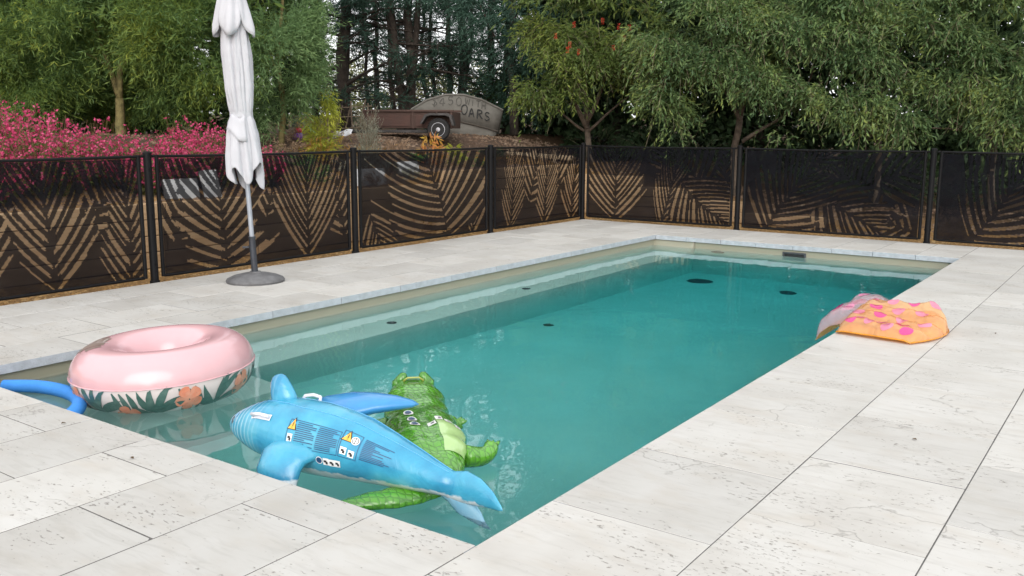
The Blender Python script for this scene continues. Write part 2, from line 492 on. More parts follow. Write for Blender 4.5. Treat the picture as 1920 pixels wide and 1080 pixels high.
# ---- ground
WALLX, WALLY = -6.86, 11.70
def gh(x, y):
    bump = 0.03 * mnoise.noise((x * 0.9, y * 0.9, 3.1)) + 0.012 * mnoise.noise((x * 3.1, y * 3.1, 7.7))
    flat = -0.035 + 0.25 * bump
    d = math.hypot(x + 2, y - 4)
    far = 0.012 * max(0.0, d - 18)
    up = 0.63 + 0.68 * smooth01((WALLX - x) / 3.4)
    if x < WALLX and y < WALLY:
        h = up + (0.17 if y > 8.0 else 0.17 * smooth01((y - 7.2) / 0.8)) * smooth01(1.2 - (WALLX - x)) + bump
    elif y >= WALLY:
        t = smooth01((x - WALLX + 0.6) / 4.6)
        k = smooth01((y - WALLY) / 3.0)
        h = lerp(max(0.78, up), lerp(0.02, 0.16, k), t) + bump
        if x < WALLX: h = max(up, 0.78 * (1 - smooth01((WALLX - x) / 2))) + bump
        # sandy mound beside the boat
        h += 0.16 * math.exp(-((x + 8.2) ** 2 / 1.6 + (y - 12.6) ** 2 / 1.2))
    else:
        h = flat
    return h + far
def axis(lo, hi, step, extra):
    a = list(np.arange(lo, hi, step)) + extra
    a += [lo - s for s in (1, 3, 7, 15, 40, 120, 400)] + [hi + s for s in (1, 3, 7, 15, 40, 120, 400)]
    return sorted(set(round(v, 4) for v in a))
GX = axis(-17, 8, 0.30, [WALLX, WALLX - 0.01, -5.6, 3.7, -5.9, -6.3])
GY = axis(-7, 24, 0.30, [WALLY, WALLY - 0.01, -4.1, 10.2, 10.6, 11.0])
gv = np.array([(x, y, gh(x, y)) for y in GY for x in GX])
nx = len(GX); gf = []
for j in range(len(GY) - 1):
    for i in range(nx - 1):
        cx_, cy_ = (GX[i] + GX[i + 1]) / 2, (GY[j] + GY[j + 1]) / 2
        if -5.6 < cx_ < 3.7 and -4.1 < cy_ < 10.2: continue
        gf.append((j * nx + i, j * nx + i + 1, (j + 1) * nx + i + 1, (j + 1) * nx + i))
def ground_mat():
    m, nt, N, L, out = new_mat('ground_soil')
    tc = nd(N, 'TexCoord'); P = tc.outputs['Object']
    sx = nd(N, 'SeparateXYZ'); L.new(P, sx.inputs[0])
    n1 = nd(N, 'TexNoise', Scale=26.0, Detail=5.0, Roughness=0.7); L.new(P, n1.inputs['Vector'])
    n2 = nd(N, 'TexNoise', Scale=1.1, Detail=5.0, Roughness=0.6); L.new(P, n2.inputs['Vector'])
    vo = nd(N, 'TexVoronoi', Scale=55.0); L.new(P, vo.inputs['Vector'])
    sand = ramp(N, [(0.25, (0.26, 0.135, 0.05)), (0.5, (0.46, 0.275, 0.115)), (0.8, (0.60, 0.42, 0.22))]); L.new(n1.outputs[0], sand.inputs[0])
    soil = ramp(N, [(0.25, (0.06, 0.038, 0.028)), (0.5, (0.15, 0.105, 0.08)), (0.8, (0.26, 0.20, 0.16))]); L.new(n1.outputs[0], soil.inputs[0])
    lit = ramp(N, [(0.3, (0.035, 0.024, 0.015)), (0.6, (0.085, 0.055, 0.03)), (0.85, (0.16, 0.10, 0.05))]); L.new(n1.outputs[0], lit.inputs[0])
    # garden soil beyond the wall, leaf litter under the trees
    wob = math_n(N, L, 'MULTIPLY', n2.outputs[0], 2.4)
    fx = math_n(N, L, 'ADD', sx.outputs[0], wob)
    mr = nd(N, 'MapRange'); mr.inputs[1].default_value = -6.6; mr.inputs[2].default_value = -7.4; L.new(fx, mr.inputs[0])
    c = mix(N, L, mr.outputs[0], sand.outputs[0], soil.outputs[0])
    fy = math_n(N, L, 'ADD', sx.outputs[1], wob)
    my = nd(N, 'MapRange'); my.inputs[1].default_value = 13.2; my.inputs[2].default_value = 14.6; L.new(fy, my.inputs[0])
    c = mix(N, L, my.outputs[0], c, lit.outputs[0])
    c = mix(N, L, math_n(N, L, 'MULTIPLY', vo.outputs['Distance'], 0.6), c, (0.06, 0.035, 0.02))
    p = nd(N, 'BsdfPrincipled', Roughness=0.95); p.inputs['Specular IOR Level'].default_value = 0.1
    L.new(c, p.inputs['Base Color'])
    b = nd(N, 'Bump', Strength=0.8, Distance=0.03)
    L.new(math_n(N, L, 'ADD', n1.outputs[0], vo.outputs['Distance']), b.inputs['Height']); L.new(b.outputs[0], p.inputs['Normal'])
    L.new(p.outputs[0], out.inputs['Surface'])
    return m
ground = link_mesh('ground', np_mesh('ground', gv, np.array(gf), ground_mat(), True))
tag(ground, 'ochre soil and garden ground beyond the paving', kind='structure')

# loose ochre gravel along the edge of the paving
def chips(name, regions, size, mat, label, cat):
    V, F = [], []
    T = np.array([(-1, -1, -.5), (1, -1, -.5), (0, 1.2, -.5), (0, 0, .8)], float)
    b = 0
    for (x0, x1, y0, y1, cnt) in regions:
        for _ in range(cnt):
            x, y = random.uniform(x0, x1), random.uniform(y0, y1)
            s = size * random.uniform(0.5, 1.4); a = random.uniform(0, 6.3)
            ca, sa = math.cos(a), math.sin(a)
            sc = np.array((s * random.uniform(.6, 1.5), s, s * random.uniform(.4, .9)))
            Q = T * sc; Q = np.stack([Q[:, 0] * ca - Q[:, 1] * sa, Q[:, 0] * sa + Q[:, 1] * ca, Q[:, 2]], 1)
            V.append(Q + np.array((x, y, gh(x, y) + s * 0.3)))
            F += [(b, b + 1, b + 3), (b + 1, b + 2, b + 3), (b + 2, b, b + 3)]; b += 4
    o = link_mesh(name, np_mesh(name, np.concatenate(V), np.array(F), mat))
    tag(o, label, cat, kind='stuff'); return o
M_CHIP = leaf_mat('ochre_gravel', [(0.25, 0.13, 0.05), (0.50, 0.30, 0.12), (0.62, 0.45, 0.25)], 0.9, 0.0, 3.0, 0.1)
chips('gravel', [(-6.75, -5.82, -1, 10.4, 5200), (-6.7, 3.2, 10.40, 11.4, 4800)], 0.012, M_CHIP, 'loose ochre gravel between the paving and the fence', 'gravel')

# ---- sleeper retaining wall
def wood(name, c1, c2, stretch=(1, 14, 14), rough=0.85, bump=0.5):
    m, nt, N, L, out = new_mat(name)
    tc = nd(N, 'TexCoord'); oi = nd(N, 'ObjectInfo')
    mp = nd(N, 'Mapping'); mp.inputs['Scale'].default_value = stretch
    va = nd(N, 'VectorMath', operation='ADD'); cx = nd(N, 'CombineXYZ')
    for i in range(3): L.new(math_n(N, L, 'MULTIPLY', oi.outputs['Random'], 31.0 + 17 * i), cx.inputs[i])
    L.new(tc.outputs['Object'], va.inputs[0]); L.new(cx.outputs[0], va.inputs[1]); L.new(va.outputs[0], mp.inputs['Vector'])
    nz = nd(N, 'TexNoise', Scale=3.0, Detail=6.0, Roughness=0.65, Distortion=0.4); L.new(mp.outputs[0], nz.inputs['Vector'])
    rp = ramp(N, [(0.28, c1), (0.72, c2)]); L.new(nz.outputs[0], rp.inputs[0])
    n2 = nd(N, 'TexNoise', Scale=2.0, Detail=3.0); L.new(va.outputs[0], n2.inputs['Vector'])
    c = mix(N, L, math_n(N, L, 'MULTIPLY', n2.outputs[0], 0.45), rp.outputs[0], tuple(v * 0.6 for v in c1))
    p = nd(N, 'BsdfPrincipled', Roughness=rough); p.inputs['Specular IOR Level'].default_value = 0.2
    L.new(c, p.inputs['Base Color'])
    b = nd(N, 'Bump', Strength=bump, Distance=0.004); L.new(nz.outputs[0], b.inputs['Height']); L.new(b.outputs[0], p.inputs['Normal'])
    L.new(p.outputs[0], out.inputs['Surface'])
    return m
M_SLEEPER = wood('sleeper_timber', (0.44, 0.28, 0.15), (0.70, 0.52, 0.33))
wall = empty('retaining_wall', (WALLX, 4.0, 0))
tag(wall, 'low retaining wall of stacked tan timber sleepers behind the left fence', 'retaining wall')
_sl = {}
def sleeper(p0, p1, z0, z1, par):
    ln = round(math.dist(p0, p1) - 0.006, 3); hgt = round(z1 - z0 - 0.007, 3)
    if (ln, hgt) not in _sl:
        _sl[(ln, hgt)] = MB().box((0, 0, 0), (ln, 0.075, hgt)).mesh('sleeper', M_SLEEPER)
    o = link_mesh('sleeper', _sl[(ln, hgt)], par)
    o.location = Vector(((p0[0] + p1[0]) / 2, (p0[1] + p1[1]) / 2, (z0 + z1) / 2)) - par.location + Vector((random.uniform(-.004, .004), random.uniform(-.004, .004), 0))
    o.rotation_euler = (0, 0, math.atan2(p1[1] - p0[1], p1[0] - p0[0]))
    bv = o.modifiers.new('bevel', 'BEVEL'); bv.width = 0.006; bv.segments = 1
CH = 0.172
xw = WALLX + 0.045
for c in range(5):
    y0 = -2.6 if c < 4 else 8.0
    ys = [y0] + [y for y in (-0.2 + (1.2 if c % 2 else 0) + 2.4 * k for k in range(-1, 6)) if y0 + 0.3 < y < 11.3] + [WALLY - 0.05]
    for a, b in zip(ys[:-1], ys[1:]): sleeper((xw, a), (xw, b), -0.03 + c * CH, -0.03 + (c + 1) * CH, wall)
wallb = empty('retaining_wall', (-5.0, WALLY, 0))
tag(wallb, 'short stepped timber sleeper wall behind the fence corner', 'retaining wall')
for c, xe in enumerate((-2.3, -3.6, -4.5, -5.4)):
    xs_ = [WALLX + 0.09] + [x for x in (-5.7 + (0.9 if c % 2 else 0) + 2.4 * k for k in range(3)) if x < xe - 0.4] + [xe]
    for a, b in zip(xs_[:-1], xs_[1:]): sleeper((a, WALLY - 0.05), (b, WALLY - 0.05), -0.03 + c * CH, -0.03 + (c + 1) * CH, wallb)

# ================================================================== FENCE
FX, FY = -5.875, 10.445
M_BLACK = simple('black_powder_coat', (0.006, 0.006, 0.007), 0.5, 0.25, 60, spec=0.15)
def mesh_cloth(name, see, col, grid=False):
    m, nt, N, L, out = new_mat(name)
    tc = nd(N, 'TexCoord')
    nz = nd(N, 'TexNoise', Scale=3.0, Detail=4.0); L.new(tc.outputs['Object'], nz.inputs['Vector'])
    rp = ramp(N, [(0.3, tuple(c * 0.6 for c in col)), (0.7, tuple(c * 1.3 for c in col))]); L.new(nz.outputs[0], rp.inputs[0])
    p = nd(N, 'BsdfPrincipled', Roughness=0.7); L.new(rp.outputs[0], p.inputs['Base Color']); p.inputs['Specular IOR Level'].default_value = 0.08
    t = nd(N, 'BsdfTransparent')
    fac = math_n(N, L, 'MULTIPLY_ADD', nz.outputs[0], 0.10); fac.node.inputs[2].default_value = see - 0.05
    mx = nd(N, 'MixShader'); L.new(fac, mx.inputs[0])
    L.new(p.outputs[0], mx.inputs[1]); L.new(t.outputs[0], mx.inputs[2]); L.new(mx.outputs[0], out.inputs['Surface'])
    return m
M_SCREEN = mesh_cloth('open_mesh_cloth', 0.62, (0.005, 0.005, 0.006))
M_LEAFPRINT = mesh_cloth('dense_mesh_cloth', 0.12, (0.004, 0.004, 0.006))

FENCE = [empty('pool_fence', (FX, 5.0, -0.03)), empty('pool_fence', (-2.0, FY, -0.03))]
tag(FENCE[0], 'black mesh pool fence with palm leaf print along the left side of the deck', 'fence', 'runs of the pool fence')
tag(FENCE[1], 'black mesh pool fence with palm leaf print across the far end of the deck', 'fence', 'runs of the pool fence')
def fence_post(x, y, run):
    p = MB().lathe([(0.037, 0.0), (0.037, 1.225)], 18).build('post', M_BLACK, FENCE[run], smooth=40, loc=Vector((x, y, -0.03)) - FENCE[run].location)
    MB().lathe([(0.041, 1.222), (0.041, 1.240), (0.030, 1.250), (0, 1.253)], 18).build('cap', M_BLACK, p, smooth=40)
    MB().lathe([(0.047, 0.0), (0.047, 0.035), (0.040, 0.042)], 18).build('ground_sleeve', M_BLACK, p, smooth=40)
    for z in (0.2, 0.65, 1.08):
        MB().box((0, 0, z), (0.085, 0.02, 0.022)).build('clip', M_BLACK, p)

def frond_raster(U, Vv, mask, u, v, ang, ln, curve=0.0, leaf=0.5, n=11, s0=62, s1=24, duty=0.62, rnd=None):
    """paint one palm frond over mask (True = see-through slit between leaflets)"""
    NT = 72
    t = np.linspace(0, 1, NT); d = R(ang) + R(curve) * t
    st = ln / (NT - 1)
    px = u + np.concatenate([[0], np.cumsum(np.cos(d[:-1]) * st)]); pz = v + np.concatenate([[0], np.cumsum(np.sin(d[:-1]) * st)])
    sel = np.nonzero((np.abs(U - px.mean()) < ln * .6 + leaf * 1.3) & (np.abs(Vv - pz.mean()) < ln * .6 + leaf * 1.3))[0]
    X, Z = U[sel][:, None], Vv[sel][:, None]
    dist = np.hypot(X - px, Z - pz); near = dist.min(1)
    inside = np.zeros(len(sel), bool); slit = np.zeros(len(sel), bool)
    jl = np.array([rnd.uniform(.68, 1.18) for _ in range(2 * n + 8)]); jp = np.array([rnd.uniform(-.14, .14) for _ in range(2 * n + 8)])
    for sg in (-1, 1):
        a = d + sg * R(1) * (s0 + (s1 - s0) * t)
        ca, sa = np.cos(a), np.sin(a)
        al = (X - px) * ca + (Z - pz) * sa                     # along the leaflet
        wob = 0.19 * sg * al * al                              # leaflets bow a little
        pe = -(X - px) * sa + (Z - pz) * ca + wob
        ok = al > 0
        ap = np.where(ok, np.abs(pe), 9.0); k = ap.argmin(1); r = np.arange(len(sel))
        good = (ap[r, k] < st * 1.2); tt = t[k]; along = al[r, k]
        lf = tt * (n - 1) + 0.5; li = lf.astype(int); fr = lf - li + jp[li + (n + 4 if sg > 0 else 0)]
        L_ = 1.4 * leaf * (0.55 + 0.75 * np.sin(np.pi * np.minimum(1, 0.18 + tt * 0.72))) * (1 - 0.45 * tt) * jl[li + (n + 4 if sg > 0 else 0)]
        ins = good & (along < L_)
        g = duty + 0.30 * np.clip(1 - along / 0.10, 0, 1) + 0.25 * np.clip((along / L_ - 0.86) / 0.14, 0, 1)
        sl = ins & (np.abs(fr - 0.5) > g / 2) & (near > 0.013)
        inside |= ins; slit = np.where(ins, sl, slit)
    inside |= near < 0.012
    mask[sel[inside]] = slit[inside]

def fence_panel(x, y, rz, w, fronds, run, seed):
    """local x runs along the panel, local z up, the pool side is local -y"""
    sag = lambda t: -0.010 * math.sin(math.pi * t)
    H0, H1 = 0.075, 1.205
    p = MB().grid(lambda a, b: (0.004 + (w - 0.008) * a, 0.004 * math.sin(3.1 * a * 3.14) * math.sin(b * 3.14), H0 + (H1 - 0.004 - H0) * b + sag(a) * b), 14, 6).build('mesh_screen', M_SCREEN, FENCE[run], smooth=True, fix=False, loc=Vector((x, y, -0.03)) - FENCE[run].location)
    p.rotation_euler = (0, 0, rz)
    for xx in (0.0, w):
        MB().tube([(xx, 0, H0 - 0.005), (xx, 0, H1 + 0.012)], 0.0195, 10).build('side_pole', M_BLACK, p, smooth=40)
    MB().tube([(w * t, -0.001, H1 + sag(t)) for t in np.linspace(-0.02, 1.02, 11)], 0.0135, 8).build('top_hem', M_BLACK, p, smooth=40)
    MB().tube([(w * t, -0.001, H0 + sag(t) * 0.4) for t in np.linspace(0.005, 0.995, 9)], 0.015, 8).build('bottom_hem', M_BLACK, p, smooth=40)
    rnd = random.Random(seed)
    cs = 0.0095; nu, nv = int((w - 0.04) / cs), int((H1 - H0 - 0.03) / cs)
    uu, vv = np.meshgrid(0.02 + cs * (np.arange(nu) + .5), H0 + 0.012 + cs * (np.arange(nv) + .5))
    mask = np.zeros(nu * nv, bool)
    for f in reversed(fronds): frond_raster(uu.ravel(), vv.ravel(), mask, *f, rnd=rnd)
    mask = mask.reshape(nv, nu); V_, F_ = [], []
    for r in range(nv):                                       # woven rows: merge each dark run into one strip
        row = np.concatenate([[1], mask[r].astype(int), [1]]); ch = np.diff(row)
        for a, b in zip(np.nonzero(ch == -1)[0], np.nonzero(ch == 1)[0]):
            z0, z1 = H0 + 0.012 + cs * r, H0 + 0.012 + cs * (r + 1); k = len(V_)
            V_ += [(0.02 + cs * a, -0.0055, z0), (0.02 + cs * b, -0.0055, z0), (0.02 + cs * b, -0.0055, z1), (0.02 + cs * a, -0.0055, z1)]
            F_.append((k, k + 1, k + 2, k + 3))
    o = link_mesh('palm_frond_print', np_mesh('palm_frond_print', np.array(V_), np.array(F_), M_LEAFPRINT), p)
    o['kind'] = 'stuff'

GAPS = 0.095
PY = [-0.02, 2.63, 5.285, 7.945, FY]
PX = [FX, -3.235, -0.632, 1.99, 4.0]
for y in PY: fence_post(FX, y, 0)
for x in PX[1:3]: fence_post(x, FY, 1)
FR = {
 0: [(1.60, 0.02, 90, 1.25, 10, .42, 13, 50, 22), (2.28, -0.15, 80, 1.25, 22, .34, 13, 48, 22), (1.0, 0.05, 100, 1.2, -12, .40, 12, 55, 24), (0.35, -0.05, 84, 1.25, -8, .42, 13), (1.95, 0.55, 60, .8, 10, .34, 9)],
 1: [(0.74, 0.0, 92, 1.0, 6, .46, 11, 78, 26), (1.82, 0.0, 88, 1.3, 4, .52, 14, 46, 20), (1.25, 0.50, 75, .9, -14, .34, 9, 50, 24), (0.12, 0.35, 62, 1.0, 22, .40, 10), (2.40, 0.2, 100, 1.0, 8, .30, 11)],
 2: [(1.62, 0.0, 100, 1.25, 26, .86, 14, 82, 40), (2.14, 0.0, 86, 1.3, 6, .36, 15, 42, 18), (0.14, 0.5, -68, .62, 8, .34, 8, 50, 30), (1.72, 0.45, 70, .8, -8, .34, 9, 48, 22), (1.0, -0.1, 35, .8, 10, .3, 8)],
 3: [(0.36, -0.02, 80, 1.3, 8, .36, 15, 40, 20), (1.26, 0.0, 86, 1.2, -4, .38, 14, 44, 20), (2.02, 0.0, 82, 1.2, -8, .36, 13, 48, 22), (0.85, 0.35, 70, 1.0, 10, .34, 10), (1.7, 0.55, 100, .8, -10, .32, 9)],
 4: [(0.52, -0.02, 92, 1.3, -6, .60, 15, 56, 22), (1.62, 0.72, -52, .95, 26, .56, 13, 62, 30), (1.28, -0.1, 72, 1.3, 8, .42, 13, 36, 18), (2.0, 0.55, 120, .9, 12, .45, 10), (2.35, 0.5, 92, .8, 0, .4, 9)],
 5: [(0.30, 0.0, 60, 1.05, -10, .50, 12, 62, 28), (0.98, 0.66, -34, 1.0, 10, .42, 11), (1.75, -.05, 118, 1.0, -12, .42, 11), (1.50, .72, 12, 1.0, 14, .45, 10), (2.35, .15, 165, .9, -18, .40, 10), (.45, .75, 24, 1., 10, .45, 10), (2.2, .5, 95, .8, 5, .45, 9)],
 6: [(0.4, 0.05, 54, 1.05, 12, .46, 12), (0.85, 0.62, -40, .9, 18, .42, 10), (1.4, -.05, 94, 1.25, 8, .46, 13), (1.9, .65, 185, 1.0, 12, .42, 10), (2.2, .05, 82, 1.1, -8, .42, 12), (.3, .75, 44, .8, 0, .4, 9)],
}
for i in range(4):
    fence_panel(FX, PY[i] + GAPS, R(90), PY[i + 1] - PY[i] - 2 * GAPS, FR[i], 0, 10 + i)
for i in range(3):
    fence_panel(PX[i] + GAPS, FY, 0.0, PX[i + 1] - PX[i] - 2 * GAPS, FR[4 + i], 1, 20 + i)

# ================================================================== UMBRELLA
M_CANVAS = simple('white_canvas', (0.485, 0.49, 0.525), 0.85, 0.05, 5, bump=0.25, bscale=180)
M_POLEGREY = simple('grey_painted_steel', (0.33, 0.355, 0.40), 0.4, 0.1, 10, metal=0.2)
M_SLEEVE = simple('dark_steel_sleeve', (0.045, 0.05, 0.062), 0.45, 0.2, 20, metal=0.3)
M_CONCRETE = simple('grey_resin_base', (0.125, 0.125, 0.13), 0.7, 0.22, 9, bump=0.4, bscale=60)
UX, UY = -5.117, 3.20
um = empty('parasol', (UX, UY, 0)); tag(um, 'folded white parasol in a grey round base, standing before the fence', 'parasol')
tilt = lambda z: (-0.033 * z, -0.024 * z)
MB().lathe([(0.268, 0.0), (0.272, 0.018), (0.262, 0.034), (0.21, 0.058), (0.13, 0.078), (0.06, 0.088), (0.05, 0.10), (0.0, 0.10)], 40).build('base', M_CONCRETE, um, smooth=40)
def up_tube(z0, z1, r, name, mat, n=14):
    return MB().tube([(*tilt(z0), z0), (*tilt(z1), z1)], r, n).build(name, mat, um, smooth=40)
up_tube(0.09, 0.42, 0.031, 'sleeve', M_SLEEVE)
up_tube(0.42, 2.9, 0.0225, 'pole', M_POLEGREY)
up_tube(0.415, 0.432, 0.035, 'collar', M_SLEEVE)
MB().tube([(tilt(.33)[0] - 0.02, tilt(.33)[1] - 0.03, 0.33), (tilt(.33)[0] - 0.055, tilt(.33)[1] - 0.075, 0.33)], [0.008, 0.012], 8).build('clamp_screw', M_SLEEVE, um)
# folded canopy: pleated cloth hanging round the pole
NA = 112
def pleat(a, z):
    s = 1.5 * (abs(math.sin(3.5 * a + 0.5 * math.sin(2 * a) + 0.18 * z + .4)) ** 0.55 - 0.75) + 0.35 * math.sin(5 * a + 1.3) + 0.18 * math.sin(13 * a + 2.1 * z)
    return s
zs = list(np.linspace(0, 1, 90))
rings = []
for t in zs:
    ring = []
    for k in range(NA):
        a = 2 * math.pi * k / NA
        lobe = 0.5 + 0.5 * math.sin(4 * a + 0.6) ; lobe2 = 0.5 + 0.5 * math.sin(3 * a + 2.4)
        zb = 0.86 + 0.22 * lobe ** 1.2 + 0.08 * lobe2
        z = lerp(2.46, zb, t)
        Rz = interp(z, [0.85, 1.0, 1.2, 1.36, 1.52, 1.56, 1.60, 1.8, 2.1, 2.3, 2.46], [0.150, 0.165, 0.160, 0.150, 0.118, 0.108, 0.118, 0.140, 0.140, 0.128, 0.10])
        am = interp(z, [0.85, 1.2, 1.5, 1.56, 1.62, 1.9, 2.46], [0.34, 0.32, 0.22, 0.07, 0.16, 0.24, 0.2])
        r = 0.84 * Rz * (1 + am * pleat(a, z)) + 0.012 * mnoise.noise((math.cos(a) * 2, math.sin(a) * 2, z * 2.2)) + 0.007 * mnoise.noise((math.cos(a) * 7, math.sin(a) * 7, z * 5)) + 0.003 * mnoise.noise((math.cos(a) * 12, math.sin(a) * 12, z * 22))
        ox, oy = tilt(z)
        ring.append((ox + r * math.cos(a), oy + r * math.sin(a), z))
    rings.append(ring)
can = MB().loft(rings, closed_ends=False).build('canopy', M_CANVAS, um, smooth=True, fix=False)
so = can.modifiers.new('thick', 'SOLIDIFY'); so.thickness = 0.004
# vent hood on top with drooping corners
rings = []
for t in np.linspace(0, 1, 16):
    ring = []
    for k in range(NA):
        a = 2 * math.pi * k / NA
        cor = abs(math.sin(2 * a + 0.35)) ** 0.8
        zb = 2.25 + 0.16 * (1 - cor)
        z = lerp(2.92, zb, t)
        r = interp(t, [0, 0.3, 0.65, 0.9, 1.0], [0.028, 0.078, 0.128, 0.160, 0.155]) * (0.78 + 0.34 * cor) * (1 + 0.10 * math.sin(9 * a + 4 * t) * t)
        ox, oy = tilt(z); ring.append((ox + r * math.cos(a), oy + r * math.sin(a), z))
    rings.append(ring)
vh = MB().loft(rings, closed_ends=False).build('vent_hood', M_CANVAS, um, smooth=True, fix=False)
so = vh.modifiers.new('thick', 'SOLIDIFY'); so.thickness = 0.004
# tie strap and loose cloth corner
st = []
for z in (1.538, 1.582):
    st.append([(tilt(z)[0] + (0.1 + 0.004 * math.sin(8 * a)) * math.cos(a), tilt(z)[1] + (0.1 + 0.004 * math.sin(8 * a)) * math.sin(a), z) for a in np.linspace(0, 2 * math.pi, 48, endpoint=False)])
MB().loft(st, closed_ends=False).build('tie_strap', M_CANVAS, um, smooth=True, fix=False)
fl = MB().grid(lambda a, b: (tilt(1.4)[0] + (0.108 + 0.045 * b + 0.012 * math.sin(5 * a)) * math.cos(-1.9 + 1.5 * a), tilt(1.4)[1] + (0.108 + 0.045 * b) * math.sin(-1.9 + 1.5 * a), 1.545 - b * (0.12 + 0.12 * a) + 0.02 * math.sin(7 * a)), 10, 5)
fl = fl.build('loose_flap', M_CANVAS, um, smooth=True, fix=False)
so = fl.modifiers.new('thick', 'SOLIDIFY'); so.thickness = 0.004

# ================================================================== POOL TOYS
def vinyl(name, col, rough=0.22, var=0.06, scale=4.0, col2=None, sss=0.0, bump=0.15, bscale=14.0):
    m = simple(name, col, rough, var, scale, bump=bump, bscale=bscale, spec=0.5, col2=col2)
    p = [n for n in m.node_tree.nodes if n.type == 'BSDF_PRINCIPLED'][0]
    p.inputs['Coat Weight'].default_value = 0.35; p.inputs['Coat Roughness'].default_value = 0.12
    return m
M_PINK = vinyl('pink_vinyl', (0.60, 0.36, 0.385), 0.2, 0.04, 2.0, bump=0.06, bscale=5)
M_PALE = vinyl('pale_pink_vinyl', (0.66, 0.58, 0.57), 0.25, 0.05, 6.0)
M_PRINTGREEN = vinyl('printed_leaf_green', (0.035, 0.10, 0.085), 0.3, 0.3, 16.0, col2=(0.10, 0.17, 0.15))
M_PRINTCORAL = vinyl('printed_coral', (0.66, 0.20, 0.11), 0.3, 0.1, 20.0, col2=(0.68, 0.33, 0.23))
M_TAUPE = vinyl('printed_taupe', (0.30, 0.225, 0.195), 0.3, 0.1, 10.0)
M_WHITEPRINT = vinyl('printed_white', (0.78, 0.78, 0.78), 0.35, 0.03, 10.0)

RC = Vector((-3.02, 0.80, 0.012)); RR, RH, RV = 0.352, 0.178, 0.172
ring_o = empty('swim_ring', RC); tag(ring_o, 'pink inflatable swim ring with tropical leaf print on its underside', 'swim ring')
ring_o.rotation_euler = (R(2.0), R(-1.5), 0)
def ring_pt(phi, psi, off=0.0):
    wr = 1 + 0.012 * math.sin(phi * 23) * max(0, 1 - abs(math.cos(psi) - 1) * 9)       # puckers along the seam
    r = RR + (RH + off) * math.cos(psi) * wr
    z = (RV * (1.0 if math.sin(psi) >= 0 else 1.14) + off) * math.sin(psi)
    return (r * math.cos(phi), r * math.sin(phi), z)
def ring_half(p0, p1, name, mat):
    nu, nv = 96, 20
    rg = [[ring_pt(2 * math.pi * k / nu, lerp(p0, p1, j / nv)) for k in range(nu)] for j in range(nv + 1)]
    return MB().loft(rg, closed_ends=False).build(name, mat, ring_o, smooth=True, fix=False)
ring_half(0, math.pi, 'upper_tube', M_PINK)
ring_half(math.pi, 2 * math.pi, 'lower_tube', M_PALE)
MB().loft([[((RR + RH + dr) * math.cos(a), (RR + RH + dr) * math.sin(a), dz) for a in np.linspace(0, 2 * math.pi, 96, endpoint=False)] for dr, dz in ((-0.002, 0.003), (0.007, 0.001), (0.007, -0.001), (-0.002, -0.003))], closed_ends=False).build('welded_seam', M_PINK, ring_o, smooth=True)
def ring_print(a, b): # arc length along, arc length below the seam -> surface
    return lambda off: ring_pt(a / (RR + RH), -b / RH, off)
def strip_print(mb, pts, wid, off):
    """leaf shape along pts (a,b) with half widths wid"""
    n = len(pts); L_, R_ = [], []
    for i, (a, b) in enumerate(pts):
        p, q = pts[max(0, i - 1)], pts[min(n - 1, i + 1)]
        dx, dy = q[0] - p[0], q[1] - p[1]; l = math.hypot(dx, dy) or 1
        w = wid[i]
        L_.append(ring_print(a - dy / l * w, b + dx / l * w)(off)); R_.append(ring_print(a + dy / l * w, b - dx / l * w)(off))
    vs = L_ + R_
    mb.add(vs, [(i, i + 1, n + i + 1, n + i) for i in range(n - 1)])
rp_ = random.Random(5)
CIRC = 2 * math.pi * (RR + RH)
NMOT = 9
for mtf in range(NMOT):
    a0 = CIRC * mtf / NMOT
    lf = MB()
    for j in range(6):
        bx, by = a0 + rp_.uniform(-0.02, 0.02), 0.17 + rp_.uniform(-0.02, 0.03)
        an = R(-165 + j * 26 + rp_.uniform(-6, 6)); ln = rp_.uniform(0.17, 0.25)
        pts = [(bx + math.cos(an + 0.4 * t) * ln * t, max(0.004, by + math.sin(an + 0.4 * t) * ln * t)) for t in np.linspace(0, 1, 7)]
        strip_print(lf, pts, [0.005, 0.015, 0.021, 0.023, 0.019, 0.011, 0.001], 0.0016 + 0.0004 * j)
    for j in range(3):
        bx, by = a0 + 0.13 + 0.045 * j, 0.015
        pts = [(bx + 0.03 * math.sin(3 * t) , by + 0.19 * t) for t in np.linspace(0, 1, 6)]
        strip_print(lf, pts, [0.004, 0.015, 0.019, 0.016, 0.009, 0.001], 0.0016 + 0.0003 * j)
    lf.build('leaf_print', M_PRINTGREEN, ring_o, fix=False)
    fw = MB(); fa, fb = a0 + 0.19 + rp_.uniform(-0.02, 0.02), (0.085, 0.165)[mtf % 2]
    for j in range(5):
        an = j * 2 * math.pi / 5 + mtf
        pts = [(fa + math.cos(an) * 0.080 * t, max(0.004, fb + math.sin(an) * 0.080 * t)) for t in (0.06, 0.3, 0.55, 0.8, 0.95, 1.0)]
        strip_print(fw, pts, [0.005, 0.018, 0.031, 0.033, 0.020, 0.002], 0.0042 + 0.0002 * j)
    fw.build('flower_print', M_PRINTCORAL, ring_o, fix=False)
